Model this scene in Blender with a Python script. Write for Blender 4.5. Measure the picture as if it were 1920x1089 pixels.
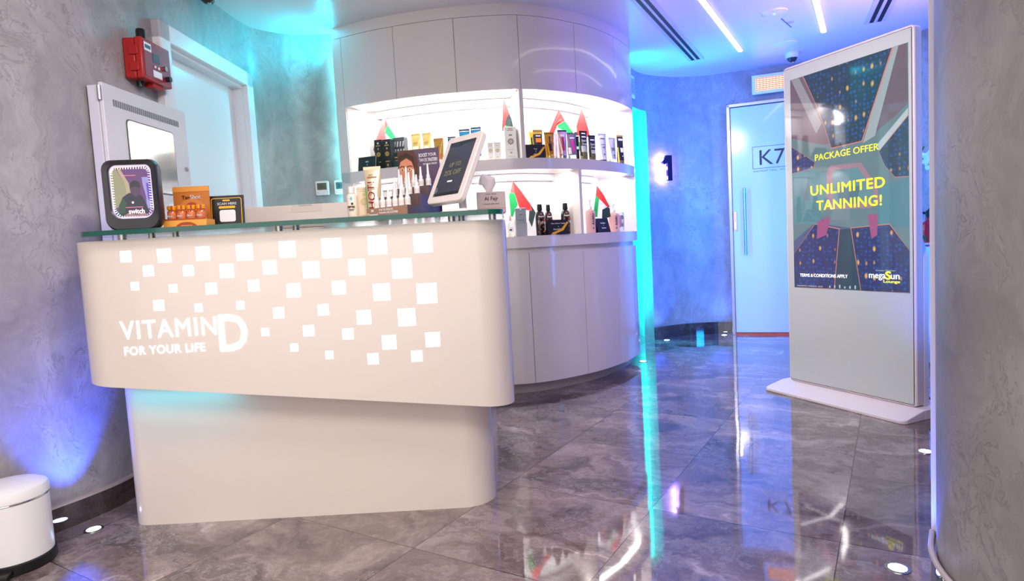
import bpy, bmesh, math, random
from mathutils import Matrix, Vector
random.seed(7)
for o in list(bpy.data.objects): bpy.data.objects.remove(o)
SC = bpy.context.scene
COL = SC.collection
PI = math.pi

# ------------------------------------------------------------------ camera, world, exposure, large lights
CAM_H, FPX, PITCH, ROLL = 0.98, 1178.74, 7.4779e-02, 5.5540e-02
cp, sp, cr, sr = math.cos(PITCH), math.sin(PITCH), math.cos(ROLL), math.sin(ROLL)
r_ = Vector((1, 0, 0)); d_ = Vector((0, -sp, -cp)); f_ = Vector((0, cp, -sp))
right = r_ * cr + d_ * sr; down = d_ * cr - r_ * sr
cam = bpy.data.cameras.new('camera'); cam.sensor_width = 36; cam.lens = 36 * FPX / 1920
cam.clip_start = 0.02
camo = bpy.data.objects.new('camera', cam); COL.objects.link(camo)
m = Matrix.Identity(4)
for i in range(3):
    m[i][0] = right[i]; m[i][1] = -down[i]; m[i][2] = -f_[i]
m[2][3] = CAM_H
camo.matrix_world = m
SC.camera = camo
vs = SC.view_settings
SC.display_settings.display_device = 'sRGB'
vs.view_transform = 'Standard'; vs.look = 'None'; vs.gamma = 1; vs.use_curve_mapping = False
vs.exposure = 0.6
W = bpy.data.worlds.new('world'); SC.world = W; W.use_nodes = True
W.node_tree.nodes['Background'].inputs[0].default_value = (1.0, 0.92, 0.91, 1)
W.node_tree.nodes['Background'].inputs[1].default_value = 1.2

def aim(o, d):
    o.rotation_euler = Vector(d).to_track_quat('-Z', 'Y').to_euler()
def area(name, loc, d, sx, sy, power, col, spread=180):
    l = bpy.data.lights.new(name, 'AREA'); l.shape = 'RECTANGLE'; l.size = sx; l.size_y = sy
    l.energy = power; l.color = col
    o = bpy.data.objects.new(name, l); o.location = loc; aim(o, d); COL.objects.link(o); l.spread = math.radians(spread); return o
def spot(name, loc, d, power, col, ang=80, blend=.6, rad=.02):
    l = bpy.data.lights.new(name, 'SPOT'); l.energy = power; l.color = col
    l.spot_size = math.radians(ang); l.spot_blend = blend; l.shadow_soft_size = rad
    o = bpy.data.objects.new(name, l); o.location = loc; aim(o, d); COL.objects.link(o); return o
WARM = (1, .93, .89); TEAL = (.0, .72, 1.0); BLUE = (.03, .09, 1.0); VIO = (.22, .20, 1.0)
area('front_ceiling_lamp', (-.5, .2, 2.40), (-.1, .65, -1), 2.2, 1.2, 27, (1, .92, .87), 118)  # added overhead fill for the desk and near room, no fixture seen
area('wall_washer_lamp', (.1, 1.1, 2.40), (-1.3, .9, -.75), .6, .3, 13, (1, .90, .88), 120)  # fill added out of frame to brighten the left wall
area('totem_wash_lamp', (.45, 1.9, 2.42), (1.25, 1.6, -1.15), .3, .3, 11, (1, .86, .86), 75)  # added fill that lifts the totem front, source unseen
area('teal_cove_lamp', (-1.085, 4.325, 1.3), (-1, .12, 0), .03, 2.2, 92, (0, .66, .95))
area('teal_cove_top_lamp', (-1.13, 4.31, 2.33), (-.8, -.45, .35), .05, .1, 2.5, TEAL)
area('passage_lamp', (1.06, 6.05, 1.35), (1, -.05, 0), .2, 2.2, 26, (0, .92, .85))
area('cabinet_side_lamp', (1.07, 5.28, 1.45), (.6, .45, 0), .03, 1.9, 26, (.0, .18, 1))
area('cabinet_top_lamp', (1.08, 5.25, 2.33), (.6, .1, .5), .05, .05, .6, (.0, .5, 1))
area('blue_wall_lamp', (2.75, 2.75, 1.3), (-.35, 1, -.05), .5, 1.6, 23, (0, .22, 1), 90)  # unseen blue fill beyond the totem, added to tint the back wall
area('blue_ceiling_lamp', (2.55, 3.45, 1.75), (-.30, .5, 1), 1.0, .4, 20, (.32, .12, 1), 120)  # hidden violet fill, added to colour the ceiling

spot('wall_end_lamp', (1.07, 1.74, 2.43), (.0, -.10, -1), 9, (.45, .33, 1), 70)

# ------------------------------------------------------------------ materials
MATS = {}
def mat(name, col, rough=.5, metal=0, emis=None, es=0, coat=0, trans=0, ior=1.45, bump=0, bscale=40, spec=.5):
    if name in MATS: return MATS[name]
    M = bpy.data.materials.new(name); M.use_nodes = True
    nt = M.node_tree; b = nt.nodes['Principled BSDF']
    b.inputs['Base Color'].default_value = (*col, 1); b.inputs['Roughness'].default_value = rough
    b.inputs['Metallic'].default_value = metal; b.inputs['IOR'].default_value = ior
    b.inputs['Coat Weight'].default_value = coat; b.inputs['Coat Roughness'].default_value = .03
    b.inputs['Transmission Weight'].default_value = trans
    b.inputs['Specular IOR Level'].default_value = spec
    if emis:
        b.inputs['Emission Color'].default_value = (*emis, 1); b.inputs['Emission Strength'].default_value = es
    # a faint procedural variation of the surface
    tc = nt.nodes.new('ShaderNodeTexCoord'); n = nt.nodes.new('ShaderNodeTexNoise')
    n.inputs['Scale'].default_value = bscale; n.inputs['Detail'].default_value = 3
    nt.links.new(tc.outputs['Object'], n.inputs['Vector'])
    if trans == 0 and not emis:
        mr = nt.nodes.new('ShaderNodeMapRange'); mr.inputs['To Min'].default_value = max(0, rough - .03); mr.inputs['To Max'].default_value = rough + .03
        nt.links.new(n.outputs['Fac'], mr.inputs['Value']); nt.links.new(mr.outputs['Result'], b.inputs['Roughness'])
    if bump:
        bp = nt.nodes.new('ShaderNodeBump'); bp.inputs['Strength'].default_value = bump; bp.inputs['Distance'].default_value = .002
        nt.links.new(n.outputs['Fac'], bp.inputs['Height']); nt.links.new(bp.outputs['Normal'], b.inputs['Normal'])
    MATS[name] = M; return M
def srgb(*c): return tuple(((x / 255) / 12.92 if x / 255 <= .04045 else ((x / 255 + .055) / 1.055) ** 2.4) for x in c)
def S(name, rgb, rough=.4, **k): return mat(name, srgb(*rgb), rough, **k)

def N(nt, t, **k):
    n = nt.nodes.new(t)
    for a, v in k.items():
        if a.startswith('_'): setattr(n, a[1:], v)
        else: n.inputs[a.replace('__', ' ')].default_value = v
    return n
def math_(nt, op, a, b=None):
    n = nt.nodes.new('ShaderNodeMath'); n.operation = op
    for i, v in enumerate((a, b)):
        if v is None: continue
        if isinstance(v, (int, float)): n.inputs[i].default_value = v
        else: nt.links.new(v, n.inputs[i])
    return n.outputs[0]
def ramp(nt, fac, stops):
    n = nt.nodes.new('ShaderNodeValToRGB'); cr_ = n.color_ramp
    while len(cr_.elements) < len(stops): cr_.elements.new(.5)
    for e, (p, c) in zip(cr_.elements, stops):
        e.position = p; e.color = (*c, 1) if len(c) == 3 else c
    nt.links.new(fac, n.inputs[0]); return n.outputs[0]
def mix(nt, fac, a, b, mode='MIX'):
    n = nt.nodes.new('ShaderNodeMix'); n.data_type = 'RGBA'; n.blend_type = mode
    for s, v in ((0, fac), (6, a), (7, b)):
        if isinstance(v, (int, float)): n.inputs[s].default_value = v
        elif isinstance(v, tuple): n.inputs[s].default_value = (*v, 1)
        else: nt.links.new(v, n.inputs[s])
    return n.outputs[2]

def stucco_mat():
    M = bpy.data.materials.new('polished_plaster'); M.use_nodes = True; nt = M.node_tree; b = nt.nodes['Principled BSDF']; L = nt.links.new
    tc = N(nt, 'ShaderNodeTexCoord')
    warp = N(nt, 'ShaderNodeTexNoise', Scale=1.7, Detail=4); L(tc.outputs['Object'], warp.inputs['Vector'])
    vm = nt.nodes.new('ShaderNodeVectorMath'); vm.operation = 'MULTIPLY_ADD'; vm.inputs[1].default_value = (.9, .9, .9)
    L(warp.outputs['Color'], vm.inputs[0]); L(tc.outputs['Object'], vm.inputs[2])
    mp = N(nt, 'ShaderNodeMapping'); mp.inputs['Scale'].default_value = (1, 1, .55); L(vm.outputs[0], mp.inputs['Vector'])
    n1 = N(nt, 'ShaderNodeTexNoise', Scale=2.6, Detail=8, Roughness=.62); L(mp.outputs[0], n1.inputs['Vector'])
    n2 = N(nt, 'ShaderNodeTexNoise', Scale=11, Detail=6, Roughness=.7); L(mp.outputs[0], n2.inputs['Vector'])
    mp3 = N(nt, 'ShaderNodeMapping'); mp3.inputs['Scale'].default_value = (1.4, 1.4, .5); mp3.inputs['Rotation'].default_value = (.5, .6, 0); L(vm.outputs[0], mp3.inputs['Vector'])
    n3 = N(nt, 'ShaderNodeTexNoise', Scale=4.2, Detail=5, Roughness=.75); L(mp3.outputs[0], n3.inputs['Vector'])
    base = ramp(nt, n1.outputs['Fac'], [(.33, (.27, .25, .245)), (.5, (.36, .335, .328)), (.68, (.45, .425, .415))])
    fine = ramp(nt, n2.outputs['Fac'], [(.3, (.80, .80, .80)), (.7, (1.08, 1.08, 1.08))])
    c = mix(nt, 1.0, base, fine, 'MULTIPLY')
    # thin trowel scratches
    rid = math_(nt, 'ABSOLUTE', math_(nt, 'SUBTRACT', n3.outputs['Fac'], .5))
    line = ramp(nt, rid, [(0.0, (1, 1, 1)), (.017, (0, 0, 0))])
    gate = ramp(nt, n1.outputs['Fac'], [(.46, (0, 0, 0)), (.56, (1, 1, 1))])
    fac = math_(nt, 'MULTIPLY', math_(nt, 'MULTIPLY', line, gate), .5)
    c = mix(nt, fac, c, (.12, .112, .11))
    L(c, b.inputs['Base Color'])
    mr = N(nt, 'ShaderNodeMapRange'); mr.inputs['To Min'].default_value = .26; mr.inputs['To Max'].default_value = .5; L(n2.outputs['Fac'], mr.inputs['Value']); L(mr.outputs[0], b.inputs['Roughness'])
    bp = N(nt, 'ShaderNodeBump', Strength=.22, Distance=.01); h = math_(nt, 'SUBTRACT', n2.outputs['Fac'], math_(nt, 'MULTIPLY', fac, .8)); L(h, bp.inputs['Height']); L(bp.outputs[0], b.inputs['Normal'])
    return M

def marble_mat(name='polished_marble_tile', grout=True, dark=1.0):
    M = bpy.data.materials.new(name); M.use_nodes = True; nt = M.node_tree; b = nt.nodes['Principled BSDF']; L = nt.links.new
    tc = N(nt, 'ShaderNodeTexCoord')
    mp = N(nt, 'ShaderNodeMapping'); mp.inputs['Rotation'].default_value = (0, 0, .54735); L(tc.outputs['Object'], mp.inputs['Vector'])
    sx = N(nt, 'ShaderNodeSeparateXYZ'); L(mp.outputs[0], sx.inputs[0])
    tb = math_(nt, 'DIVIDE', math_(nt, 'ADD', sx.outputs[0], .149 + 6.04), .604)
    ta = math_(nt, 'DIVIDE', math_(nt, 'ADD', sx.outputs[1], -1.515 + 6.0), .6)
    cx = N(nt, 'ShaderNodeCombineXYZ'); L(math_(nt, 'FLOOR', tb), cx.inputs[0]); L(math_(nt, 'FLOOR', ta), cx.inputs[1])
    wn = N(nt, 'ShaderNodeTexWhiteNoise'); L(cx.outputs[0], wn.inputs['Vector'])
    vm = nt.nodes.new('ShaderNodeVectorMath'); vm.operation = 'MULTIPLY_ADD'; vm.inputs[1].default_value = (9, 9, 9)
    L(wn.outputs['Color'], vm.inputs[0]); L(mp.outputs[0], vm.inputs[2])
    warp = N(nt, 'ShaderNodeTexNoise', Scale=2.2, Detail=5, Roughness=.6); L(vm.outputs[0], warp.inputs['Vector'])
    v2 = nt.nodes.new('ShaderNodeVectorMath'); v2.operation = 'MULTIPLY_ADD'; v2.inputs[1].default_value = (.75, .75, .75)
    L(warp.outputs['Color'], v2.inputs[0]); L(vm.outputs[0], v2.inputs[2])
    m2 = N(nt, 'ShaderNodeMapping'); m2.inputs['Scale'].default_value = (1.1, 3.2, 2); m2.inputs['Rotation'].default_value = (0, 0, .35); L(v2.outputs[0], m2.inputs['Vector'])
    n1 = N(nt, 'ShaderNodeTexNoise', Scale=1.35, Detail=13, Roughness=.72, Distortion=.5); L(m2.outputs[0], n1.inputs['Vector'])
    n2 = N(nt, 'ShaderNodeTexNoise', Scale=3.0, Detail=11, Roughness=.74, Distortion=.6); L(m2.outputs[0], n2.inputs['Vector'])
    c = ramp(nt, n1.outputs['Fac'], [(.33, (.040, .027, .025)), (.43, (.150, .106, .098)), (.53, (.265, .194, .178)), (.60, (.37, .282, .256)), (.68, (.66, .53, .475))])
    vein = math_(nt, 'ABSOLUTE', math_(nt, 'SUBTRACT', n2.outputs['Fac'], .52))
    vl = ramp(nt, vein, [(0, (1, 1, 1)), (.020, (0, 0, 0))])
    gate = ramp(nt, warp.outputs['Fac'], [(.45, (0, 0, 0)), (.56, (1, 1, 1))])
    c = mix(nt, math_(nt, 'MULTIPLY', math_(nt, 'MULTIPLY', vl, gate), .65), c, (.45, .41, .39))
    tone = ramp(nt, wn.outputs['Value'], [(0, (.82, .82, .82)), (1, (1.12, 1.12, 1.12))])
    c = mix(nt, 1, c, tone, 'MULTIPLY')
    if dark != 1: c = mix(nt, 1, c, (dark, dark, dark), 'MULTIPLY')
    if grout:
        g = None
        for t in (tb, ta):
            fr = math_(nt, 'FRACT', t)
            e = math_(nt, 'MINIMUM', fr, math_(nt, 'SUBTRACT', 1.0, fr))
            g = e if g is None else math_(nt, 'MINIMUM', g, e)
        gl = math_(nt, 'LESS_THAN', g, .0028)
        c = mix(nt, gl, c, (.03, .026, .026))
    L(c, b.inputs['Base Color'])
    b.inputs['Roughness'].default_value = .04; b.inputs['IOR'].default_value = 1.95
    wv = N(nt, 'ShaderNodeTexNoise', Scale=2.3, Detail=1); L(vm.outputs[0], wv.inputs['Vector'])
    bp = N(nt, 'ShaderNodeBump', Strength=.10, Distance=.02); L(wv.outputs['Fac'], bp.inputs['Height']); L(bp.outputs[0], b.inputs['Normal'])
    return M
STUCCO = stucco_mat(); MARBLE = marble_mat(); SKIRT = marble_mat('polished_skirting_marble', False, .25)
LACQ = S('white_lacquer', (226, 216, 212), .16, coat=.5)
DESKW = S('desk_white_lacquer', (221, 210, 200), .2, coat=.35)
CEILM = S('ceiling_white', (232, 230, 230), .3)
NICHE = S('white_laminate', (244, 246, 247), .3)
GREYW = S('grey_white_paint', (205, 205, 210), .4)
WHITE = S('white_plastic', (235, 233, 232), .35)
DOORW = S('door_white_paint', (232, 234, 238), .3)
BLACK = S('black_plastic', (22, 21, 23), .35)
SATIN = S('black_satin', (34, 32, 36), .3)
STEEL = S('brushed_steel', (190, 185, 180), .22, metal=1)
CHROME = S('chrome', (215, 215, 218), .08, metal=1)
GLASS = mat('green_edge_glass', srgb(175, 225, 210), .02, trans=1, ior=1.5)
GLEDGE = S('glass_edge_green', (8, 82, 70), .08, coat=.6)
CLEAR = mat('clear_plastic', (.93, .96, .97), .05, trans=.85, ior=1.4)
GOLD = S('gold_foil', (222, 178, 88), .25, metal=.6)
DGOLD = S('gold_print', (196, 160, 84), .35, metal=.3)
RED = S('alarm_red', (168, 28, 30), .35)
INK = S('black_ink', (26, 30, 38), .4)
WINK = S('white_ink', (240, 240, 240), .4)
YEL = S('yellow_ink', (244, 176, 34), .4)
LITE = mat('lit_diffuser', (.9, .95, .95), .4, emis=(.66, 1.0, 1.0), es=1.6)
LITEX = mat('lit_lettering', (.9, .95, .95), .4, emis=(.80, 1.0, 1.0), es=1.7)
LEDW = mat('led_line', (.9, .9, .9), .4, emis=(1.0, .84, .80), es=3)
LEDT = mat('led_teal', (.3, .9, .9), .4, emis=(.25, .95, 1.0), es=5)
LEDB = mat('led_blue_lens', (.6, .7, 1), .3, emis=(.55, .62, 1.0), es=14)

# ------------------------------------------------------------------ mesh helpers
def spl(P, n=10):
    P = [Vector(p) for p in P]; P = [2 * P[0] - P[1]] + P + [2 * P[-1] - P[-2]]; o = []
    for i in range(1, len(P) - 2):
        a, b, c, d = P[i - 1:i + 3]
        for k in range(n):
            t = k / n
            o.append(.5 * (2 * b + (c - a) * t + (2 * a - 5 * b + 4 * c - d) * t * t + (3 * b - a - 3 * c + d) * t ** 3))
    o.append(P[-2]); return o
def offset(C, d):
    o = []
    for i, p in enumerate(C):
        t = (C[min(i + 1, len(C) - 1)] - C[max(i - 1, 0)]).normalized()
        o.append(p + Vector((-t.y, t.x)) * d)
    return o
def arcs(C):
    s = [0]
    for a, b in zip(C, C[1:]): s.append(s[-1] + (b - a).length)
    return s
def sub(C, s0, s1):
    s = arcs(C)
    def at(v):
        v = max(0, min(v, s[-1]))
        for i in range(len(C) - 1):
            if s[i + 1] >= v:
                t = (v - s[i]) / max(1e-9, s[i + 1] - s[i]); return C[i].lerp(C[i + 1], t)
        return C[-1]
    return [at(s0)] + [p for p, q in zip(C, s) if s0 + 1e-4 < q < s1 - 1e-4] + [at(s1)]
def face(bm, vs_):
    try: return bm.faces.new(vs_)
    except ValueError: return None
def ribbon(bm, A, B, z0, z1):
    """solid strip between plan curves A and B"""
    zf0 = z0 if callable(z0) else (lambda p: z0); zf1 = z1 if callable(z1) else (lambda p: z1)
    R = []
    for p, q in zip(A, B):
        R.append([bm.verts.new((p.x, p.y, zf0(p))), bm.verts.new((p.x, p.y, zf1(p))), bm.verts.new((q.x, q.y, zf1(q))), bm.verts.new((q.x, q.y, zf0(q)))])
    for a, b in zip(R, R[1:]):
        for i in range(4): face(bm, (a[i], a[(i + 1) % 4], b[(i + 1) % 4], b[i]))
    face(bm, R[0]); face(bm, R[-1][::-1])
def prism(bm, pts, z0, z1):
    f0 = z0 if callable(z0) else (lambda x, y: z0); f1 = z1 if callable(z1) else (lambda x, y: z1)
    a = [bm.verts.new((x, y, f0(x, y))) for x, y in pts]; b = [bm.verts.new((x, y, f1(x, y))) for x, y in pts]
    face(bm, a[::-1]); face(bm, b)
    for i in range(len(a)):
        j = (i + 1) % len(a); face(bm, (a[i], a[j], b[j], b[i]))
def box(bm, x0, x1, y0, y1, z0, z1): prism(bm, [(x0, y0), (x1, y0), (x1, y1), (x0, y1)], z0, z1)
def plate(bm, pts, y0, y1, yf=None):
    """solid plate: outline in local x,z; thickness along y"""
    yf = yf or (lambda x, z: 0)
    a = [bm.verts.new((x, y0 + yf(x, z), z)) for x, z in pts]; b = [bm.verts.new((x, y1 + yf(x, z), z)) for x, z in pts]
    face(bm, a); face(bm, b[::-1])
    for i in range(len(a)):
        j = (i + 1) % len(a); face(bm, (a[j], a[i], b[i], b[j]))
def rrect(x0, x1, y0, y1, r, n=6, rs=None):
    rs = rs or (r, r, r, r); o = []
    for (cx, cy, a0, rr) in ((x0, y0, PI, rs[0]), (x1, y0, 1.5 * PI, rs[1]), (x1, y1, 0, rs[2]), (x0, y1, .5 * PI, rs[3])):
        ccx = cx + rr if cx == x0 else cx - rr; ccy = cy + rr if cy == y0 else cy - rr
        if rr <= 0: o.append((cx, cy)); continue
        for k in range(n + 1):
            a = a0 + .5 * PI * k / n; o.append((ccx + rr * math.cos(a), ccy + rr * math.sin(a)))
    return o
def lathe(bm, prof, seg=24, c=(0, 0, 0), sy=1.0):
    R = []
    for r, z in prof:
        R.append([bm.verts.new((c[0] + r * math.cos(2 * PI * k / seg), c[1] + sy * r * math.sin(2 * PI * k / seg), c[2] + z)) for k in range(seg)])
    for a, b in zip(R, R[1:]):
        for k in range(seg): face(bm, (a[k], a[(k + 1) % seg], b[(k + 1) % seg], b[k]))
    face(bm, R[0][::-1]); face(bm, R[-1])
def tubeline(bm, P, r, seg=8):
    P = [Vector(p) for p in P]; R = []
    for i, p in enumerate(P):
        t = (P[min(i + 1, len(P) - 1)] - P[max(i - 1, 0)]).normalized()
        u = t.cross(Vector((0, 0, 1)) if abs(t.z) < .9 else Vector((1, 0, 0))).normalized(); v = t.cross(u)
        rr = r[i] if isinstance(r, (list, tuple)) else r
        R.append([bm.verts.new(p + (u * math.cos(2 * PI * k / seg) + v * math.sin(2 * PI * k / seg)) * rr) for k in range(seg)])
    for a, b in zip(R, R[1:]):
        for k in range(seg): face(bm, (a[k], a[(k + 1) % seg], b[(k + 1) % seg], b[k]))
    face(bm, R[0][::-1]); face(bm, R[-1])
def tubebody(bm, w, h, z0=0.0, base=.42, seg=20, n=8, dep=.36):
    """squeezed cosmetic tube: round at the cap end, a flat crimp at the top"""
    R = []
    for i in range(n + 1):
        t = i / n; a = w * (base + (.5 - base) * t); b = w * dep * (1 - t) ** .8 + .0022
        R.append([bm.verts.new((a * math.cos(2 * PI * k / seg), b * math.sin(2 * PI * k / seg), z0 + (h - z0) * t)) for k in range(seg)])
    for a, b in zip(R, R[1:]):
        for k in range(seg): face(bm, (a[k], a[(k + 1) % seg], b[(k + 1) % seg], b[k]))
    face(bm, R[0][::-1]); face(bm, R[-1])
def obj(name, bm, m_, parent=None, bevel=0, smooth=True, loc=None, rot=None, seg=2):
    me = bpy.data.meshes.new(name); bmesh.ops.recalc_face_normals(bm, faces=bm.faces[:]); bm.to_mesh(me); bm.free()
    ms = m_ if isinstance(m_, (list, tuple)) else [m_]
    for x in ms: me.materials.append(x)
    o = bpy.data.objects.new(name, me); COL.objects.link(o)
    if parent: o.parent = parent
    if loc: o.location = loc
    if rot: o.rotation_euler = rot
    if bevel:
        b = o.modifiers.new('bevel', 'BEVEL'); b.width = bevel; b.segments = seg; b.limit_method = 'ANGLE'; b.angle_limit = .6
    if smooth:
        for p in me.polygons: p.use_smooth = True
        me.set_sharp_from_angle(angle=.6)
    return o
def B(): return bmesh.new()
def mk(name, fn, m_, parent=None, **k):
    bm = B(); fn(bm); return obj(name, bm, m_, parent, **k)
def thing(name, label, cat, loc=(0, 0, 0), rz=0, group=None, rot=None):
    o = bpy.data.objects.new(name, None); COL.objects.link(o); o.empty_display_size = .05
    o.location = loc; o.rotation_euler = rot or (0, 0, rz)
    return tag(o, label, cat, group)
def tag(o, label, cat, group=None):
    o['label'] = label; o['category'] = cat
    if group: o['group'] = group
    return o
def struct(o): o['kind'] = 'structure'; return o
def text(parent, body, x, z, w, h, m_, y=0.0, name='lettering', bold=0.0, rot=0, align='L', depth=.0008, rz=0, space=1.0):
    """flat lettering fitted to width w and height h, facing local -y; x,z is its lower-left (L) or centre (C)"""
    cu = bpy.data.curves.new('t', 'FONT'); cu.body = body; cu.size = 1; cu.resolution_u = 3; cu.space_character = space; cu.space_line = .85
    cu.align_x = 'CENTER' if '\n' in body else 'LEFT'
    to = bpy.data.objects.new('t', cu); COL.objects.link(to)
    dg = bpy.context.evaluated_depsgraph_get(); me = bpy.data.meshes.new_from_object(to.evaluated_get(dg))
    bpy.data.objects.remove(to); bpy.data.curves.remove(cu)
    xs = [v.co.x for v in me.vertices]; ys = [v.co.y for v in me.vertices]
    x0, x1, y0, y1 = min(xs), max(xs), min(ys), max(ys)
    sx = w / (x1 - x0); sz = h / (y1 - y0)
    bm = B(); bm.from_mesh(me); bpy.data.meshes.remove(me)
    if bold:
        g0 = bm.verts[:] + bm.edges[:] + bm.faces[:]
        for dx, dy in ((bold, 0), (-bold, 0), (0, bold), (0, -bold)):
            d_ = bmesh.ops.duplicate(bm, geom=g0)
            for v in d_['geom']:
                if isinstance(v, bmesh.types.BMVert): v.co.x += dx; v.co.y += dy
    ex = bmesh.ops.extrude_face_region(bm, geom=bm.faces[:])
    for v in [g for g in ex['geom'] if isinstance(g, bmesh.types.BMVert)]: v.co.z += 1
    for v in bm.verts:
        u = (v.co.x - x0) * sx; t = (v.co.y - y0) * sz
        if align == 'C': u -= w / 2; t -= h / 2
        cr2, sr2 = math.cos(rot), math.sin(rot)
        v.co = Vector((x + u * cr2 - t * sr2, y - depth * v.co.z, z + u * sr2 + t * cr2))
    return obj(name, bm, m_, parent, smooth=False)

# ------------------------------------------------------------------ the room shell
H = 2.45
bm = B(); box(bm, -4.2, 5.2, -2.6, 8.2, -.06, 0); struct(obj('floor', bm, MARBLE, smooth=False))
bm = B(); box(bm, -4.2, 5.2, -1.6, 8.2, H, H + .06); struct(obj('ceiling', bm, CEILM, smooth=False))

WL = spl([(-3.2, -1.0), (-2.75, .2), (-2.35, 1.05), (-1.99, 1.80), (-1.775, 2.245), (-1.70, 2.40), (-1.655, 2.55), (-1.647, 2.8), (-1.640, 3.14), (-1.622, 3.7), (-1.606, 4.04), (-1.565, 4.17), (-1.45, 4.285), (-1.33, 4.345), (-1.12, 4.36), (-.8, 4.46), (-.5, 4.6)], 8)
sW = arcs(WL)
sd0 = min(sW, key=lambda s: abs(WL[sW.index(s)].y - 3.14)); sd1 = min(sW, key=lambda s: abs(WL[sW.index(s)].y - 4.04))
bm = B()
for s0, s1, z0, z1 in ((0, sd0, 0, H), (sd1, sW[-1], 0, H), (sd0, sd1, 2.11, H)):
    c = sub(WL, s0, s1); ribbon(bm, c, offset(c, .12), z0, z1)
struct(obj('wall_left', bm, STUCCO))
bm = B(); c = sub(WL, 0, sd0); ribbon(bm, offset(c, -.018), offset(c, .005), 0, .092); struct(obj('baseboard_left', bm, SKIRT))
bm = B(); c = sub(WL, 0, sd0); ribbon(bm, offset(c, -.022), offset(c, .004), .092, .1); struct(obj('trim_1', bm, S('skirting_trim', (176, 160, 152), .35)))
bm = B(); c = sub(WL, 0, sd0); ribbon(bm, offset(c, -.115), offset(c, -.017), 0, .0015); struct(obj('trim_2', bm, marble_mat('border_marble_tile', False, 1.0)))

# back wall, with the opening to the passage at its left
WB = spl([(.98, 5.12), (1.02, 5.38), (1.14, 5.62), (1.32, 5.87), (1.64, 6.03), (1.92, 6.04), (2.08, 5.99), (2.50, 5.835), (2.95, 5.62), (3.28, 5.05), (3.45, 4.3), (3.5, 3.2), (3.4, 1.9), (3.0, 1.42), (1.3, 1.40)], 10)
sB = arcs(WB); sop = min(sB, key=lambda s: abs(WB[sB.index(s)].x - 1.32))
bm = B()
c = sub(WB, 0, sop); ribbon(bm, c, offset(c, .10), 2.12, H)
c = sub(WB, sop, sB[-1]); ribbon(bm, c, offset(c, .12), 0, H)
struct(obj('wall_back', bm, STUCCO))
bm = B()
jam = [Vector((1.274, 5.985)), Vector((1.225, 6.9))]; ribbon(bm, jam, offset(jam, -.1), 0, H)
c = [Vector((.4, 7.2)), Vector((1.5, 7.0))]; ribbon(bm, c, offset(c, .1), 0, H)
c = [Vector((.5, 7.2)), Vector((-.5, 4.7))]; ribbon(bm, c, offset(c, -.1), 0, H)
struct(obj('wall_passage', bm, S('passage_plaster', (205, 212, 212), .5)))
bm = B(); c = sub(WB, sop, sop + .84); ribbon(bm, offset(c, -.018), offset(c, .005), 0, .115); struct(obj('baseboard_back', bm, SKIRT))

# right near wall, rounded end
WR = spl([(1.05, -1.6), (1.035, 0), (1.025, .9), (1.022, 1.25), (1.038, 1.46), (1.085, 1.60), (1.166, 1.722)], 10)
bm = B(); ribbon(bm, WR, offset(WR, -.14), 0, H); struct(obj('wall_right', bm, STUCCO))
bm = B(); ribbon(bm, offset(WR, .014), offset(WR, -.004), 0, .092); struct(obj('baseboard_right', bm, SKIRT))
bm = B(); tubeline(bm, [(p.x, p.y, .098) for p in offset(WR, .012)], .0075); struct(obj('trim_3', bm, S('cove_bead', (205, 190, 180), .3)))
e = WR[-1]; tdir = (WR[-1] - WR[-2]).normalized()
bm = B(); c = [e - tdir * .002, e + tdir * .018]; ribbon(bm, offset(c, .014), offset(c, -.15), .1, H); struct(obj('trim_4', bm, S('end_trim_white', (244, 238, 250), .2)))

# ------------------------------------------------------------------ left door
dn = bpy.data.objects.new('door_1', None); COL.objects.link(dn); struct(dn)
dn.location = (-1.632, 3.13, 0); dn.rotation_euler = (0, 0, PI / 2 - .034)      # local x runs along the wall, local -y faces the room
def f(bm):
    box(bm, -.055, .035, -.032, .012, 0, 2.135); box(bm, .865, .955, -.032, .012, 0, 2.135); box(bm, -.055, .955, -.032, .012, 2.045, 2.135)
mk('door_casing', f, DOORW, dn, bevel=.006)
def f(bm):
    box(bm, .0, .04, .0, .12, 0, 2.10); box(bm, .86, .90, .0, .12, 0, 2.10); box(bm, 0, .9, 0, .12, 2.03, 2.10)
mk('door_jamb', f, DOORW, dn)
mk('door_leaf', lambda bm: box(bm, .03, .87, .06, .1, .005, 2.035), DOORW, dn)

# ------------------------------------------------------------------ reception desk
def zb(x, y=0): return .552 - .109 * (x + 1.375)
desk = thing('reception_desk', 'white curved reception desk with glowing square windows, in front of the display cabinet', 'desk', (-.78, 2.55, 0))
OX, OY = -.78, 2.55
sq = [(-.764,1.002,.057),(-.612,.998,.068),(-.454,1.0,.066),(-.297,.998,.066),(-.688,.928,.058),(-.53,.928,.057),(-.375,.915,.069),(-.754,.86,.049),(-.597,.861,.048),(-.451,.837,.059),(-.295,.824,.07),(-.812,.785,.039),(-.657,.787,.039),(-.518,.753,.05),(-.37,.745,.061),(-.713,.717,.039),(-.578,.698,.039),(-.437,.661,.05),(-.285,.662,.051),(-.768,.661,.028),(-.648,.628,.029),(-.497,.606,.039),(-.344,.607,.039),(-1.32,1.008,.039),(-1.188,1.004,.048),(-1.055,1.004,.049),(-.912,1.001,.058),(-1.247,.955,.038),(-1.11,.948,.038),(-.978,.94,.049),(-.83,.944,.049),(-1.299,.905,.029),(-1.168,.89,.029),(-1.037,.882,.04),(-.89,.884,.04),(-1.223,.834,.038),(-1.087,.818,.029),(-.942,.819,.029),(-.864,.721,.028)]
bm = B(); prism(bm, [(x - OX, y - OY) for x, y in rrect(-1.545, -.012, 2.17, 2.95, .12, 10, (.13, .115, .05, .05))], lambda x, y: zb(x + OX), 1.066)
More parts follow.
